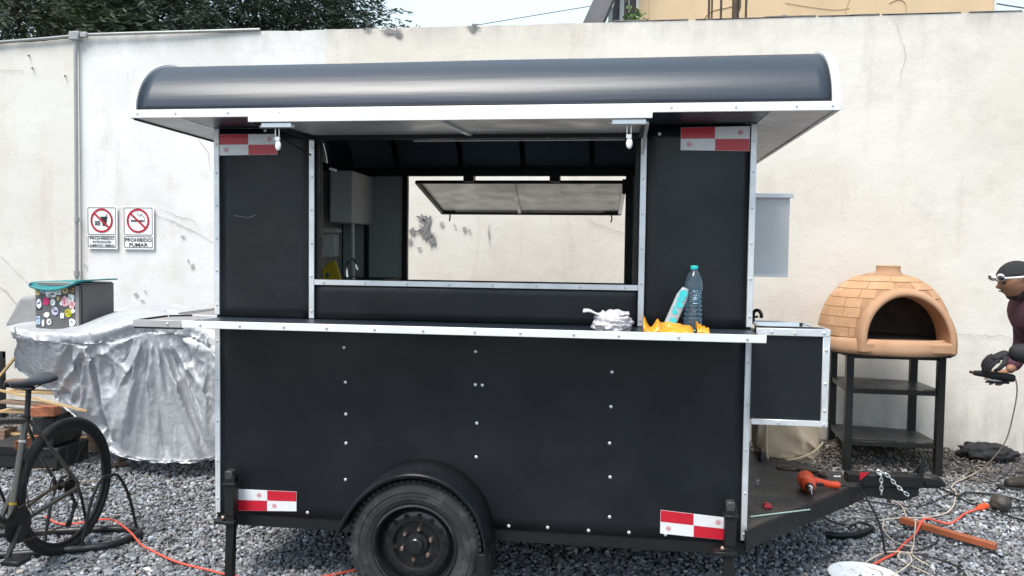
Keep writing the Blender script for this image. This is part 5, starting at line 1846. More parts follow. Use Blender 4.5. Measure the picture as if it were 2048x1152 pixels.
# bricks, each a curved slab standing proud of the joint
rb = random.Random(21)
rows = [1.030, 1.100, 1.172, 1.243, 1.312, 1.376, 1.430, 1.468]
for j in range(7):
    z0, z1 = rows[j] + .0018, rows[j + 1] - .0018
    az = rb.uniform(0, .4)
    end = az + 2 * pi
    qm = max(.12, rho((z0 + z1) / 2))
    while az < end - .02:
        L_ = rb.choice([.13, .17, .21, .27]) if j < 6 else .2
        da = min(L_ / (.45 * qm), end - az)
        if end - az - da < .08: da = end - az
        g = .0018 / (.45 * qm)
        a0, a1 = az + g, az + da - g
        az += da
        nn = max(2, int((a1 - a0) / .09))
        cols_ = [a0 + (a1 - a0) * i / nn for i in range(nn + 1)]
        # drop or trim the ones the collar takes
        keep = [a for a in cols_ if not in_arch(dome(a, (z0 + z1) / 2), 1.18, -.3)]
        if len(keep) < 2:
            continue
        runs = []
        for a in cols_:
            if a in keep:
                if runs and runs[-1] and runs[-1][-1] == cols_[cols_.index(a) - 1]:
                    runs[-1].append(a)
                else:
                    runs.append([a])
        for run in runs:
            if len(run) < 2:
                continue
            mb = MB()
            h = rb.uniform(.0035, .006)
            e = len(run)
            for off in (-.004, h):
                for k_, z in enumerate((z0, (z0 + z1) / 2, z1)):
                    mb.v += [dome(a, z, off) for a in run]
            for r_ in range(2):
                for i in range(e - 1):
                    mb.f.append((3 * e + r_ * e + i, 3 * e + r_ * e + i + 1, 3 * e + (r_ + 1) * e + i + 1, 3 * e + (r_ + 1) * e + i))
            for i in range(e - 1):
                mb.f += [(i, i + 1, 3 * e + i + 1, 3 * e + i), (2 * e + i, 5 * e + i, 5 * e + i + 1, 2 * e + i + 1)]
            for r_ in range(2):
                mb.f += [(r_ * e, 3 * e + r_ * e, 3 * e + (r_ + 1) * e, (r_ + 1) * e), (r_ * e + e - 1, (r_ + 1) * e + e - 1, 3 * e + (r_ + 1) * e + e - 1, 3 * e + r_ * e + e - 1)]
            mb.build('brick', M_clay, OV, angle=.9)
MB().lathe([(.115, 1.455), (.098, 1.475), (.090, 1.500), (.082, 1.518), (.085, 1.545), (.080, 1.549), (.060, 1.549), (.058, 1.46)], (2.035, 6.18, 0), 'z', 40, caps=False).build('flue', M_clay2, OV)
for x in (1.62, 2.37):
    pass

# ================================================================== MAN AT THE RIGHT EDGE
P_ = empty('person', (3.0, 5.6, .02), 'man in maroon top and black beanie leaning forward, holding a black tool', 'person')
# bare body, one surface
N = [(3.06, 5.60, .95, .15, .12), (2.98, 5.60, 1.08, .135, .11), (2.84, 5.59, 1.23, .145, .115), (2.765, 5.58, 1.35, .09, .08), (2.715, 5.57, 1.41, .058, .055), (2.66, 5.56, 1.46, .065, .06),
     (2.80, 5.42, 1.29, .062), (2.86, 5.35, 1.04, .045), (2.57, 5.41, .985, .030),
     (2.80, 5.77, 1.29, .062), (2.84, 5.74, 1.03, .045), (2.615, 5.57, .855, .030),
     (3.10, 5.50, .86, .095), (3.02, 5.46, .50, .062), (3.12, 5.46, .10, .042),
     (3.04, 5.70, .86, .095), (2.90, 5.76, .50, .062), (2.92, 5.82, .10, .042)]
E_ = [(0, 1), (1, 2), (2, 3), (3, 4), (4, 5), (3, 6), (6, 7), (7, 8), (3, 9), (9, 10), (10, 11), (0, 12), (12, 13), (13, 14), (0, 15), (15, 16), (16, 17)]
skinned('body', N, E_, M_skin, P_)
# clothes
J = [(3.02, 5.60, .98, .165, .14), (2.87, 5.60, 1.09, .165, .140), (2.775, 5.59, 1.22, .172, .150), (2.735, 5.58, 1.345, .115, .10), (2.690, 5.565, 1.395, .082, .078),
     (2.80, 5.40, 1.29, .085), (2.86, 5.34, 1.05, .066), (2.76, 5.37, 1.01, .060), (2.80, 5.78, 1.29, .085), (2.80, 5.75, 1.02, .072), (2.635, 5.585, .875, .050)]
skinned('jacket', J, [(0, 1), (1, 2), (2, 3), (3, 4), (3, 5), (5, 6), (6, 7), (3, 8), (8, 9), (9, 10)], M_maroon, P_)
skinned('sleeve', [(2.90, 5.34, 1.05, .085), (2.76, 5.365, 1.005, .085), (2.62, 5.405, 1.0, .072), (2.535, 5.42, 1.0, .052)], [(0, 1), (1, 2), (2, 3)], M_glove, P_)
TR = [(3.06, 5.60, .98, .165, .135), (3.10, 5.50, .84, .110), (3.02, 5.46, .50, .080), (3.12, 5.46, .13, .065), (3.04, 5.70, .84, .110), (2.90, 5.76, .50, .080), (2.93, 5.82, .13, .065)]
skinned('trousers', TR, [(0, 1), (1, 2), (2, 3), (0, 4), (4, 5), (5, 6)], M_jeans, P_)
for (x, y, d) in ((3.10, 5.46, 0), (2.90, 5.82, 0)):
    zg = gh(x, y)
    def bt_(p, x=x):
        return p
    sh = skinned('boot', [(x + .045, y, zg + .12, .050), (x + .03, y, zg + .055, .052), (x - .08, y, zg + .045, .045, .040), (x - .165, y - .01, zg + .038, .040, .032)], [(0, 1), (1, 2), (2, 3)], M_shoe, P_)
    MB().box(x - .205, x + .085, y - .048, y + .048, zg - .002, zg + .018).build('sole', M_bag, sh, bevel=.012, seg=2)
# head, tilted forward, facing -x
HC = Vector((2.635, 5.545, 1.462))
def headfn(p):
    # p unit sphere; local -x is the face, z up
    x, y, z = p
    w = 1.0
    q = Vector((x, y * .80, z * 1.12))
    if z < -.1:
        q.y *= 1 - .28 * sstep(.1, 1.0, -z)
        if x > 0: q.x *= 1 - .35 * sstep(.1, .9, -z)
        else: q.x *= 1 + .04 * sstep(.3, .9, -z)
    if x < -.2:   # face plane flattened, brow and nose
        q.x = -(.2 + (abs(q.x) - .2) * .90)
        f = math.exp(-(y / .16) ** 2)
        q.x -= .27 * f * math.exp(-((z + .10) / .13) ** 2) + .10 * f * math.exp(-((z - .10) / .16) ** 2)
        q.x -= .05 * math.exp(-((z - .24) / .09) ** 2) * math.exp(-(y / .45) ** 2)
        q.x += .07 * math.exp(-((z - .10) / .09) ** 2) * math.exp(-((abs(y) - .33) / .14) ** 2)
        q.x -= .10 * math.exp(-(y / .30) ** 2) * math.exp(-((z + .42) / .07) ** 2)
        q.x += .035 * math.exp(-(y / .30) ** 2) * math.exp(-((z + .48) / .035) ** 2)
        q.x -= .09 * math.exp(-(y / .30) ** 2) * math.exp(-((z + .80) / .14) ** 2)
    return q
S_ = .114
tilt = Matrix.Rotation(R2(-14), 3, 'Y')
def hp_(v):
    return HC + tilt @ (Vector(v) * S_)
def place(mb):
    mb.v = [tuple(hp_(v)) for v in mb.v]
    return mb
hd = place(MB().ball((0, 0, 0), 1, 56, 44, headfn)).build('head', M_skin, P_, angle=3)
for s in (-1, 1):
    place(MB().ball((.10, s * .80, .0), (.17, .07, .27), 14, 10)).build('ear', M_skin, hd)
    place(MB().ball((-.80, s * .32, .11), (.09, .13, .055), 10, 8)).build('eye', M_signink, hd)
    place(MB().ball((-.90, s * .33, .225), (.07, .19, .035), 10, 6)).build('eyebrow', M_hair, hd)
place(MB().ball((-.985, 0, -.36), (.07, .22, .045), 12, 6)).build('moustache', M_hair, hd)
def beard(p):
    q = headfn(p)
    return q * 1.012
bm_ = MB().ball((0, 0, 0), 1, 56, 44, beard)
keep = []
for f_ in bm_.f:
    c = sum((Vector(bm_.v[i]) for i in f_), Vector()) / 4
    if (c.z < -.74 + .42 * sstep(-.35, .25, c.x) and c.x < .25 and c.z > -1.2 and not (abs(c.y) < .25 and c.z > -.58 and c.x < -.6)):
        keep.append(f_)
bm_.f = keep
place(bm_).build('beard', mat('short_beard', (.055, .035, .026), .8, var=.4, vscale=70), hd, angle=3)
bn = MB().ball((0, 0, 0), 1, 48, 40, lambda p: Vector((p.x * 1.10, p.y * .90, p.z * 1.17 if p.z > 0 else p.z)))
bn.f = [f_ for f_ in bn.f if (lambda c: c.z > .44 - .34 * sstep(-.6, .9, c.x))(sum((Vector(bn.v[i]) for i in f_), Vector()) / 4)]
place(bn).build('beanie', M_beanie, P_, solid=.006, angle=3)
hr = MB().ball((0, 0, 0), 1, 40, 34, lambda p: headfn(p) * 1.03)
hr.f = [f_ for f_ in hr.f if (lambda c: c.z > -.12 and c.z < .5 and c.x > -.02)(sum((Vector(hr.v[i]) for i in f_), Vector()) / 4)]
place(hr).build('hair', M_hair, hd, angle=3)
# goggles pushed up on the beanie
gg = MB()
arc = [(-1.08, -.50, .46), (-1.13, -.22, .47), (-1.14, 0, .47), (-1.13, .22, .47), (-1.08, .50, .46), (-.95, .78, .42), (-.40, .93, .33), (.10, .95, .27)]
arc = [(.10, -.95, .27), (-.40, -.93, .33), (-.95, -.78, .42)] + arc
place(gg.tube(spline(arc, 5), .062, 8)).build('goggles', M_goggle, P_)
for s in (-1, 1):
    place(MB().ball((-1.02, s * .50, .46), (.17, .34, .23), 16, 10)).build('goggle_frame', M_goggle, P_)
    place(MB().ball((-1.05, s * .54, .46), (.165, .345, .185), 16, 10)).build('goggle_lens', M_lens, P_)


def hand(wrist, d, up, m, curl=.5, s=1.0, name='hand', parent=P_, side=1):
    """palm and five separate fingers; d towards the fingers, up = back of the hand"""
    d, up = Vector(d).normalized(), Vector(up).normalized()
    r = d.cross(up).normalized() * side
    up = r.cross(d).normalized() * side
    W_ = Vector(wrist)
    nodes = [tuple(W_) + (.024 * s, .020 * s), tuple(W_ + d * .045 * s) + (.034 * s, .019 * s), tuple(W_ + d * .085 * s) + (.038 * s, .016 * s)]
    o = skinned(name, nodes, [(0, 1), (1, 2)], m, parent)
    for k, (off, L_) in enumerate(((-.030, .062), (-.010, .074), (.010, .070), (.029, .056))):
        p = W_ + d * .080 * s + r * off * s
        dd = d.copy()
        pts = [p - d * .02 * s, p]
        for seg in range(3):
            dd = (dd * cos(curl * .9) - up * sin(curl * .9)).normalized()
            # keep dd in the d/up plane
            p = p + dd * L_ * s * (.45, .32, .23)[seg]
            pts.append(p)
            upn = r.cross(dd).normalized() * side
            up_l = upn
            dd = dd
        MB().tube(pts, [.0085 * s, .009 * s, .0085 * s, .0078 * s, .006 * s], 8).build('finger', m, o, angle=3)
    p = W_ + d * .03 * s - r * .028 * s
    MB().tube([p, p - r * .022 * s + d * .022 * s - up * .008 * s, p - r * .024 * s + d * .050 * s - up * .022 * s, p - r * .014 * s + d * .068 * s - up * .030 * s], [.012 * s, .011 * s, .0095 * s, .007 * s], 8).build('thumb', m, o, angle=3)
    return o


g1 = hand((2.545, 5.415, 1.006), (-1, .10, -.55), (-.35, -.35, 1), M_glove, curl=.55, s=1.45, name='glove')
g2 = hand((2.615, 5.575, .858), (-.9, -.25, -.30), (.1, -.8, .45), M_skin, curl=.62, s=1.1)
# the tool in his hand: black grinder-like body with its lead
tl = empty('power_tool', (2.50, 5.53, .82), 'black electric hand tool with cord held low by the man', 'tool')
MB().tube([(2.640, 5.555, .815), (2.59, 5.545, .822), (2.50, 5.525, .836), (2.42, 5.51, .846), (2.375, 5.50, .850)], [.026, .030, .026, .021, .017], 14).build('tool_body', M_bikebl, tl)
MB().tube([(2.372, 5.499, .852), (2.345, 5.494, .857)], .010, 10).build('tool_nose', M_rust, tl)
MB().bar((2.55, 5.515, .797), (2.44, 5.500, .812), .012, .010).build('trigger', M_screw, tl, bevel=.002)
MB().bar((2.60, 5.52, .79), (2.46, 5.51, .795), .020, .018).build('grip', M_frame, tl, bevel=.004)

# ================================================================== THINGS ON THE DECK AND THE GROUND
# khaki sack
def sackfn(p):
    x, y, z = p
    sx = (abs(x) ** .55) * (1 if x > 0 else -1)
    sy = (abs(y) ** .6) * (1 if y > 0 else -1)
    sz = (abs(z) ** .6) * (1 if z > 0 else -1)
    k_ = 1 + .05 * noise.noise(Vector((x * 2, y * 2, z * 2 + 5)))
    fold = 0
    dx, dz = x - .1, 1.0 - z
    an = atan2(dx, dz + .2)
    fold = .13 * (1 - abs(sin(an * 4.2 + 2.0 * noise.noise(Vector((x * 1.5, z * 1.5, 3)))))) ** 2 * sstep(.85, .1, z)
    fold += .10 * (1 - abs(sin(z * 7 + x * 4))) ** 2 * sstep(-.2, .6, x) * sstep(.6, 0, z)
    return Vector((sx * k_ * (1 + .06 * (z < -.5)), sy * k_ - fold * 2 * (1 if y < 0 else 0), sz))
sk = MB().ball((1.085, 5.07, .555), (.205, .13, .24), 90, 60, sackfn).build('khaki_sack', M_khaki, angle=3)
sk.location.z -= 0
tag(sk, 'bulging khaki canvas sack standing on the deck below the sink box', 'sack')
MB().tube(spline([(.955, 4.93, .36), (.940, 4.915, .45), (.945, 4.915, .60), (.975, 4.925, .74)], 6), .008, 8).build('piping', M_khaki, sk)
MB().tube(spline([(1.02, 4.925, .345), (1.12, 4.91, .37), (1.22, 4.925, .41), (1.285, 4.95, .47)], 6), .007, 8).build('piping', M_khaki, sk)
# support of the sack: deck continues under it (sits on the rear rail)
bt2 = empty('small_jar', (.875, 4.90, .36), 'small metal-capped black jar beside the khaki sack', 'jar')
MB().lathe([(.001, 0), (.022, 0), (.022, .05), (.014, .06), (.001, .06)], (.905, 4.86, .360), 'z', 16, caps=False).build('jar_body', M_bikebl, bt2)
MB().lathe([(.001, 0), (.018, 0), (.018, .022), (.001, .022)], (.905, 4.86, .4205), 'z', 16, caps=False).build('jar_cap', M_nut, bt2)

# drill: motor body points at the camera, handle to the right
dz = .360
DR = empty('orange_drill', (1.06, 4.28, dz), 'orange corded power drill lying on the hitch deck', 'drill')
c0, c1 = Vector((1.018, 4.205, dz + .058)), Vector((1.035, 4.40, dz + .060))
def ax(t): return c0.lerp(c1, t)
MB().tube([ax(0), ax(.06), ax(.2), ax(.35), ax(.75), ax(.95), ax(1)], [.022, .036, .045, .050, .050, .045, .030], 20).build('motor_body', M_orange, DR)
for i in range(4):
    q = ax(.45 + .14 * i)
    MB().lathe([(.050, -.004), (.0535, -.003), (.0535, .003), (.050, .004)], q, 'y', 24, caps=False).build('grip_rib', M_orange, DR)
dd = (c1 - c0).normalized()
MB().tube([c0 + dd * .004, c0 - dd * .012, c0 - dd * .018, c0 - dd * .040], [.026, .026, .018, .015], 14).build('collar', M_bikebl, DR)
MB().tube([c0 - dd * .018, c0 - dd * .045, c0 - dd * .058], [.019, .017, .010], 12).build('chuck', M_steel, DR)
MB().tube([c0 - dd * .055, c0 - dd * .09 - Vector((0, 0, .02))], .004, 8).build('drill_bit', M_steel, DR)
MB().tube([(1.06, 4.345, dz + .058), (1.12, 4.36, dz + .045), (1.19, 4.375, dz + .030), (1.235, 4.385, dz + .026), (1.248, 4.388, dz + .026)], [.030, .024, .021, .024, .014], 16).build('handle', M_orange, DR)
MB().bar((1.085, 4.325, dz + .042), (1.135, 4.340, dz + .036), .02, .022).build('trigger', M_bikebl, DR, bevel=.004)
MB().tube([(1.245, 4.388, dz + .026), (1.285, 4.395, dz + .022)], [.009, .006], 8).build('cord_sleeve', M_bikebl, DR)
cb = MB().tube(spline([(1.249, 4.342, dz + .018), (1.285, 4.345, dz + .012), (1.33, 4.37, dz + .0), (1.42, 4.39, .22), (1.46, 4.40, .12), (1.50, 4.45, -.01), (1.56, 4.52, -.025), (1.613, 4.557, -.025), (1.687, 4.539, -.025), (1.80, 4.62, -.02), (1.88, 4.72, -.015)], 8), .0055, 8).build('drill_cable', M_cordb)
tag(cb, 'black power cord dropping from the orange drill off the deck edge', 'cord')
DR.scale = (.84, .84, .84)
DR.location = (1.06, 4.245, dz)
# rusty pliers
PLs = empty('pliers', (1.15, 4.66, dz), 'rusty open pliers lying on the deck beside the khaki sack', 'pliers')
for s in (-1, 1):
    MB().tube(spline([(1.195 + s * .004, 4.535, dz + .012), (1.192 - s * .016, 4.57, dz + .012), (1.182, 4.60, dz + .014), (1.165 + s * .040, 4.64, dz + .013), (1.13 + s * .075, 4.68, dz + .013), (1.10 + s * .10, 4.70 , dz + .013)], 6), [.009] * 12 + [.011] * 6 + [.007] * 13, 8).build('plier_arm', M_rust, PLs)
MB().lathe([(.001, 0), (.013, 0), (.013, .006), (.001, .006)], (1.180, 4.60, dz + .020), 'z', 14, caps=False).build('rivet', M_steel, PLs)
hk = MB().tube([(1.03 + .062 * cos(2 * pi * i / 28), 4.70 + .035 * sin(2 * pi * i / 28), dz + .008) for i in range(28)], .007, 8, closed=True).build('iron_ring', M_rust)
tag(hk, 'oval rusty iron ring lying flat left of the pliers', 'ring')
# rod, red clip, bolt, chalk
rd = MB().tube([(.690, 3.86, dz + .005), (1.00, 4.02, dz + .005)], .0032, 6).build('thin_rod', mat('pale_green_rod', (.55, .72, .62), .4))
rd.location = (-.03, -.08, 0)
tag(rd, 'thin pale green rod lying on the deck near the trailer corner', 'rod')
cp = MB().hexa([(.745, 3.93, dz + .001), (.79, 3.93, dz + .001), (.80, 3.97, dz + .001), (.75, 3.975, dz + .001)], [(.752, 3.935, dz + .026), (.782, 3.935, dz + .022), (.785, 3.965, dz + .020), (.756, 3.965, dz + .026)]).build('red_clip', M_red, bevel=.004)
tag(cp, 'small red plastic clip on the deck beside the thin rod', 'clip')
bl = empty('white_bolt', (.80, 4.37, dz), 'small pale bolt standing on the worn deck', 'bolt')
MB().lathe([(.001, 0), (.004, 0), (.004, .02), (.009, .02), (.009, .027), (.001, .027)], (.790, 4.33, dz + .002), 'z', 10, caps=False).build('bolt_shank', M_screw, bl)
ck = MB().tube([(1.245, 4.56, dz + .006), (1.285, 4.565, dz + .006)], .0055, 8).build('chalk_stub', M_ltube)
tag(ck, 'short white stub lying on the deck tip by the pliers', 'stub')

# square tube and cords on the gravel
pt = MB().bar((1.750, 4.945, gh(1.75, 4.94) + .040), (2.135, 4.600, gh(2.1, 4.6) + .040), .042, .036).build('square_tube', M_primer, bevel=.003)
tag(pt, 'reddish brown square steel tube lying on the gravel at lower right', 'tube')
E0 = cable('extension_lead', [(1.372, 4.291, 0), (1.47, 4.40, 0), (1.567, 4.498, .0), (1.68, 4.66, 0), (1.766, 4.761, .01), (1.84, 4.87, .045), (1.90, 4.94, .04), (1.99, 4.975, .01), (2.051, 4.993, 0), (2.14, 5.09, 0), (2.216, 5.184, 0), (2.33, 5.275, 0)],
           .0065, M_cord, 'orange extension cord with socket crossing the reddish steel tube', 'cord')
MB().tube([(2.32, 5.268, gh(2.3, 5.2) + .022), (2.345, 5.285, gh(2.3, 5.2) + .024), (2.395, 5.32, gh(2.3, 5.2) + .026)], [.010, .020, .024], 12).build('socket', M_orange, E0)
cable('beige_cable', [(1.69, 4.36, 0), (1.644, 4.459, .01), (1.70, 4.60, .012), (1.739, 4.702, .01), (1.80, 4.86, .05), (1.795, 4.964, .01), (1.854, 5.20, 0), (1.854, 5.307, 0), (1.793, 5.454, 0), (1.68, 5.56, 0)],
      .004, M_corde, 'beige cable running from the drawbar over the reddish tube')
cable('beige_cable', [(1.644, 4.459, .02), (1.55, 4.47, .02), (1.47, 4.444, .01), (1.366, 4.342, 0), (1.357, 4.286, 0), (1.408, 4.234, 0), (1.405, 4.163, 0), (1.494, 4.209, .02), (1.596, 4.345, .02), (1.61, 4.42, .03), (1.58, 4.46, .02), (1.555, 4.40, .01), (1.60, 4.33, .0), (1.66, 4.22, 0), (1.70, 4.10, 0)],
      .004, M_corde, 'beige cable coiled in loops beside the white plate')
cable('beige_cable', [(1.70, 4.579, .01), (1.638, 4.63, 0), (1.608, 4.72, 0), (1.62, 4.86, 0), (1.66, 4.97, 0)], .004, M_corde, 'short curved piece of beige cable at the left tip of the reddish tube')
pth = [(1.64, 4.98), (1.747, 5.035), (1.85, 5.055), (1.938, 5.077), (2.091, 5.169), (2.19, 5.30), (2.263, 5.449), (2.33, 5.60), (2.342, 5.70), (2.42, 5.84), (2.52, 5.96), (2.66, 6.12)]
pc = [(x, y, gh(x, y) + .014) for x, y in pth] + [(2.72, 6.05, .10), (2.745, 5.85, .32), (2.72, 5.70, .55), (2.69, 5.60, .72), (2.660, 5.562, .808)]
tc_ = MB().tube(spline(pc, 7), .0045, 8).build('tool_cable', M_corde)
tag(tc_, 'pale cable looping over the gravel up to the tool in the man\'s hand', 'cable')
cable('black_cable', [(2.05, 6.3, .02), (2.12, 6.0, 0), (2.22, 5.72, 0), (2.27, 5.55, .01), (2.314, 5.40, 0), (2.37, 5.30, .0), (2.43, 5.235, 0), (2.56, 5.10, 0), (2.8, 4.95, 0)], .006, M_cordb, 'black cable running under the oven stand past the orange socket')
cable('black_cable', [(1.60, 4.50, .01), (1.70, 4.46, .01), (1.80, 4.42, 0), (1.84, 4.33, 0), (1.83, 4.2, 0), (1.85, 4.0, 0)], .005, M_cordb, 'black cable winding through the beige coils near the bottom edge')
cable('black_cable', [(2.30, 5.50, 0), (2.42, 5.60, 0), (2.58, 5.58, 0), (2.69, 5.47, 0), (2.66, 5.37, 0), (2.55, 5.335, 0), (2.46, 5.34, 0)], .006, M_cordb, 'black cable loop round the brown iron lump at right')
cable('black_cable', [(1.62, 5.35, 0), (1.72, 5.30, 0), (1.90, 5.25, 0), (2.06, 5.33, 0), (2.2, 5.48, 0), (2.36, 5.62, 0)], .004, M_cordb, 'thin black cable snaking between the drawbar and the round iron lump')
cable('grey_cable', [(1.30, 4.80, 0), (1.42, 4.86, 0), (1.55, 5.0, 0), (1.70, 5.06, 0), (1.88, 5.2, 0), (2.02, 5.4, 0), (2.0, 5.6, 0), (1.9, 5.72, 0)], .004, mat('grey_cable', (.22, .21, .2), .6), 'thin grey cable curving over the gravel right of the drawbar')
sp_pts = [(1.243, 4.68, 0), (1.32, 4.665, 0), (1.40, 4.685, 0), (1.48, 4.74, 0), (1.54, 4.80, .0)]
pts_ = [Vector((x, y, gh(x, y) + .026)) for x, y, z in sp_pts]
mb = MB()
sp2 = spline(pts_, 8)
for p in sp2:
    mb.v += [tuple(p + Vector((0, 0, -.022))), tuple(p + Vector((0, 0, .022)))]
mb.f = [(2 * i, 2 * i + 2, 2 * i + 3, 2 * i + 1) for i in range(len(sp2) - 1)]
o = mb.build('black_strap', M_frame, solid=.004)
tag(o, 'curved black strip standing on edge in the gravel below the deck', 'strip')
cable('black_hose', [(1.20, 4.95, .12), (1.30, 4.88, .03), (1.42, 4.87, 0), (1.52, 4.93, 0), (1.56, 4.86, 0), (1.55, 4.80, .01)], .008, M_cordb, 'thick black hose curving out from under the deck', 'hose')
lump = MB().ball((2.60, 5.41, gh(2.6, 5.4) + .045), (.060, .06, .055), 24, 16, lambda p: p * (1 + .15 * noise.noise(p * 2.5))).build('iron_lump', M_grill)
lump.location = (-.12, -.10, 0)
tag(lump, 'round brown iron lump lying among the black cables', 'lump')
# white splashed plate in the foreground
pl_ = MB().lathe([(.002, .004), (.135, .006), (.172, .018), (.178, .030), (.172, .032), (.130, .012), (.002, .010)], (1.300, 4.145, gh(1.3, 4.1) + .002), 'z', 56, caps=False).build('white_plate', M_plate)
tag(pl_, 'round white lid splashed with paint at the bottom edge', 'lid')
# black jacket by the wall
def bagfn(p):
    n1 = 1 - abs(noise.noise(p * 1.8 + Vector((4, 0, 0)))) * 2
    n2 = 1 - abs(noise.noise(p * 4 + Vector((0, 4, 0)))) * 2
    k_ = 1 + .35 * (n1 - .5) + .06 * (n2 - .5)
    return Vector((p.x * k_, p.y * k_, max(-.2, p.z * k_) * (1 - .25 * p.x)))
bg2 = MB().ball((2.93, 6.52, .075), (.21, .10, .085), 60, 36, bagfn).build('black_jacket', M_bag, angle=3)
tag(bg2, 'crumpled black jacket dropped on the ground against the wall', 'jacket')

# ================================================================== TREES BEHIND THE WALL
def make_leaves(fronds, name, m, parent, seed, leaflets=16, ls=(.07, .15)):
    rng = np.random.default_rng(seed)
    V, F, Tn = [], [], []
    for (p, d, L_) in fronds:
        d = d / np.linalg.norm(d)
        side = np.cross(d, [0, 0, 1.0])
        side /= (np.linalg.norm(side) + 1e-6)
        tint = rng.uniform(0, 1)
        for k in range(leaflets):
            t = (k + rng.uniform(0, 1)) / leaflets
            c = p + d * L_ * t + np.array([0, 0, -.35 * L_ * t * t])
            s = 1 if k % 2 else -1
            ld = side * s + d * rng.uniform(.4, 1.0) + np.array([0, 0, rng.uniform(-.8, .1)])
            ld /= np.linalg.norm(ld)
            w = np.cross(ld, rng.normal(size=3))
            w /= (np.linalg.norm(w) + 1e-6)
            l_ = rng.uniform(*ls)
            ww = l_ * .12
            b = len(V)
            V += [c, c + ld * l_ * .5 + w * ww, c + ld * l_, c + ld * l_ * .5 - w * ww]
            F.append((b, b + 1, b + 2, b + 3))
            Tn += [min(1, max(0, tint * .75 + rng.uniform(0, .3)))] * 4
    me = bpy.data.meshes.new(name)
    me.from_pydata([tuple(v) for v in V], [], F)
    at = me.attributes.new('tint', 'FLOAT', 'POINT')
    at.data.foreach_set('value', np.array(Tn, dtype=np.float32))
    return link_mesh(me, name, m, parent)


def tree(base, lobes, label, seed, nf, m):
    rng = np.random.default_rng(seed)
    tr = empty('tree', base, label, 'tree', 'trees behind the wall')
    b = Vector(base)
    top = b + Vector((.3, .2, 4.2))
    tk = MB()
    tk.tube(spline([b + Vector((0, 0, -.3)), b + Vector((.05, .1, 1.5)), b + Vector((.2, .1, 3.0)), top], 5), [.22 - .010 * i for i in range(16)], 10)
    tk.build('trunk', M_bark, tr)
    fr = []
    for (cx, cy, cz, r) in lobes:
        c = np.array([cx, cy, cz])
        lb = MB()
        s0 = b + Vector((.2, .1, 2.9))
        lb.tube(spline([s0, s0.lerp(Vector(c), .5) + Vector((0, 0, .3)), Vector(c)], 5), [.09 - .0075 * i for i in range(11)], 7)
        twigs = []
        for _ in range(9):
            dv = rng.normal(size=3)
            dv /= np.linalg.norm(dv)
            e = c + dv * r * .9
            lb.tube([tuple(c), tuple((c + e) / 2 + rng.normal(size=3) * .08), tuple(e)], [.022, .012, .005], 5)
            twigs.append((c, e))
        lb.build('limb', M_bark, tr)
        n_ = int(nf * r * r)
        for _ in range(n_):
            dv = rng.normal(size=3)
            dv /= np.linalg.norm(dv)
            rad = r * (1 - .75 * rng.uniform() ** 2.2)
            p = c + dv * rad
            if noise.noise(Vector(p * 1.15)) < -.16:
                continue
            if p[2] > 6.6 and rng.uniform() < .6:
                continue
            d = dv * .8 + rng.normal(size=3) * .45 + np.array([0, 0, -.35])
            fr.append((p, d, rng.uniform(.35, .65)))
    make_leaves(fr, 'crown', m, tr, seed)
    return len(fr)


nfr = 0
nfr += tree((-9.0, 11.2, 0), [(-9.9, 10.6, 5.2, 1.5), (-8.5, 10.2, 4.9, 1.35), (-8.0, 10.9, 6.2, 1.4), (-9.2, 11.8, 6.4, 1.4), (-7.4, 10.3, 4.3, 1.0), (-9.2, 9.9, 4.0, 1.0)], 'dense dark feathery tree rising behind the far left of the wall', 5, 640, M_leaf)
nfr += tree((-6.3, 11.8, 0), [(-6.5, 11.1, 4.9, 1.25), (-5.7, 11.4, 4.3, .95), (-6.8, 10.8, 4.0, .95), (-5.6, 11.8, 5.6, 1.2), (-7.2, 11.8, 6.0, 1.2)], 'middle feathery tree behind the wall with sky showing through', 6, 560, M_leaf2)
nfr += tree((-4.7, 12.6, 0), [(-4.9, 12.0, 5.0, 1.0), (-4.3, 12.3, 4.7, .80), (-5.3, 12.3, 5.9, 1.0), (-3.9, 12.2, 4.95, .55), (-5.1, 11.9, 4.3, .75)], 'thinner tree at the right end of the row, beside open sky', 7, 520, M_leaf2)

# weeds on the wall top
for (x, lb) in ((.115, 'small bright green weed growing on top of the wall by the building'),):
    pw = empty('weed', (x, 6.85, 3.575), lb, 'plant')
    rng = np.random.default_rng(9)
    wl = MB()
    for i in range(46):
        cx, cz = x + rng.normal(0, .05), 3.60 + abs(rng.normal(0, .055))
        cy = 6.85 + rng.normal(0, .04)
        r = rng.uniform(.012, .028)
        n1 = Vector(rng.normal(size=3)).normalized()
        u_ = n1.orthogonal().normalized()
        v_ = n1.cross(u_)
        kk = len(wl.v)
        wl.v += [tuple(Vector((cx, cy, cz)) + u_ * r * cos(a) + v_ * r * .8 * sin(a)) for a in (0, 1.05, 2.1, 3.14, 4.2, 5.25)]
        wl.f.append(tuple(range(kk, kk + 6)))
    wo = wl.build('leaves', M_leaf3, pw, kind='stuff', recalc=False)
    at = wo.data.attributes.new('tint', 'FLOAT', 'POINT')
    at.data.foreach_set('value', np.repeat(rng.uniform(0, 1, len(wo.data.vertices) // 6 + 1), 6)[:len(wo.data.vertices)].astype(np.float32))
    for i in range(5):
        MB().tube([(x, 6.85, 3.57), (x + .02 * (i - 2), 6.85, 3.63), (x + .03 * (i - 2), 6.86, 3.68)], .002, 4).build('stem', M_leaf3, pw)

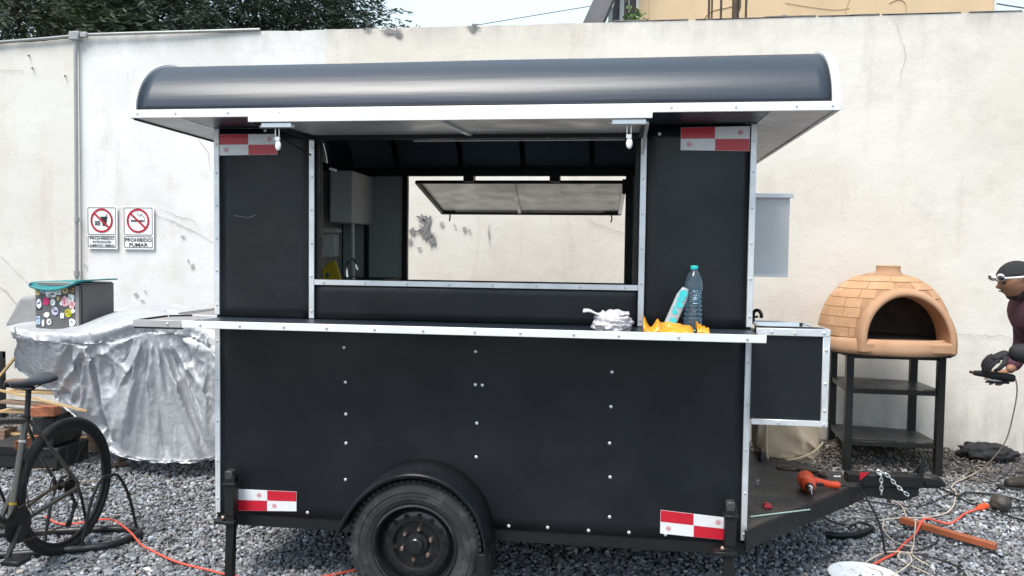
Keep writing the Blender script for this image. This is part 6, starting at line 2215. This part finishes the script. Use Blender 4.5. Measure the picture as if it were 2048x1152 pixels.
# ================================================================== BUILDING BEHIND THE WALL
BD = empty('building', (2.3, 12, 0), 'beige rendered house rising behind the wall, with grey stair beam at its left', 'building')
MB().box(.36, 4.37, 10.0, 16, -.2, 7.5).build('house_wall', M_fasc, BD)
MB().box(4.372, 4.40, 9.985, 16, -.2, 7.5).build('corner_strip', M_wframe, BD)
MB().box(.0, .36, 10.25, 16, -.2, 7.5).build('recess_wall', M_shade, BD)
for (x0, x1, m_, y0) in ((.00, .055, M_wframe, 9.98), (.055, .105, M_shade, 10.05), (.107, .122, M_wframe, 10.0), (.124, .20, M_shade, 10.06), (.202, .235, M_wframe, 9.98)):
    MB().box(x0, x1, y0, y0 + .12, 3.6, 7.5).build('window_frame' if m_ is M_wframe else 'shutter', m_, BD)
MB().box(.236, .358, 9.992, 10.24, 3.6, 7.5).build('jamb', M_fasc, BD)
MB().prism([(-.46, 4.40), (-.22, 4.40), (.30, 5.60), (.08, 5.60)], 'y', 9.7, 9.95).build('stair_beam', M_conc, BD)
MB().prism([(-.20, 4.40), (.0, 4.40), (.0, 5.0)], 'y', 10.1, 10.2).build('stair_wall', M_conc, BD)
MB().box(-.14, -.09, 9.97, 10.05, 3.5, 5.6).build('column', M_wframe, BD)
MB().box(-.46, .0, 9.7, 10.6, 4.20, 4.38).build('landing', M_conc, BD)
MB().box(-.44, -.30, 9.8, 9.95, -.1, 4.2).build('column', M_conc, BD)


def fcrack(pts, w=.009):
    mb = MB()
    q = spline([(p[0], 9.994, p[1]) for p in pts], 6)
    mb.tube(q, w / 2, 4)
    mb.build('crack', mat('stain_brown', (.52, .38, .25), .95) if 'stain_brown' not in MATS else MATS['stain_brown'], BD)


fcrack([(1.02, 4.52), (1.12, 4.62), (1.30, 4.66), (1.42, 4.67), (1.45, 4.50)])
fcrack([(2.0, 4.70), (2.3, 4.64), (2.6, 4.60), (2.75, 4.62)], .006)
fcrack([(2.70, 4.56), (2.74, 4.70), (2.82, 4.85)], .007)
fcrack([(3.2, 4.66), (3.3, 4.70), (3.38, 4.66), (3.40, 4.55)], .008)
for (x, z0, r, dx) in ((0.748, 3.55, .010, .0), (0.772, 3.55, .008, .004), (0.848, 3.55, .010, .0), (1.052, 3.55, .010, .006)):
    o = MB().tube([(x, 6.85, z0), (x + dx, 6.85, 4.5)], r, 8).build('steel_rod', M_rust)
    tag(o, {0.748: 'left rod of the close pair of thin dark rods standing on the wall top', 0.772: 'right rod of the close pair of thin dark rods standing on the wall top',
            0.848: 'single thin dark rod between the close pair and the thick post', 1.052: 'single thin dark rod just right of the thick post'}[x], 'rod', 'dark rods standing on the wall')
po = MB().tube([(.965, 6.85, 3.55), (.968, 6.85, 4.5)], .028, 10).build('steel_post', M_rust)
tag(po, 'thick dark post with a rough edge on the wall top', 'post')
MB().tube([(.99, 6.84, 3.56), (.985, 6.84, 3.64), (1.0, 6.835, 3.69), (.99, 6.84, 4.4)], .010, 6).build('clamp', M_rust, po)
sm = MB().tube(spline([(1.30, 6.85, 3.585), (1.33, 6.85, 3.61), (1.38, 6.85, 3.615), (1.42, 6.85, 3.585)], 5), .008, 6).build('wire_loop', M_conc)
tag(sm, 'small grey wire loop lying on top of the wall', 'wire')
w1 = MB().tube(spline([(-9.5, 20, 7.0), (-4.33, 20, 7.352), (-3.611, 20, 7.461), (-0.93, 20, 7.827), (0.9, 20.2, 8.12)], 8), .012, 5).build('power_line', M_conc)
tag(w1, 'thin power line sagging across the pale sky beside the house', 'wire')
w2 = MB().tube(spline([(4.5, 14, 6.2), (5.753, 14, 5.916), (6.683, 14, 5.727), (9, 14, 5.3)], 8), .014, 5).build('power_line', M_conc)
tag(w2, 'short piece of power line in the sky at the right corner', 'wire')
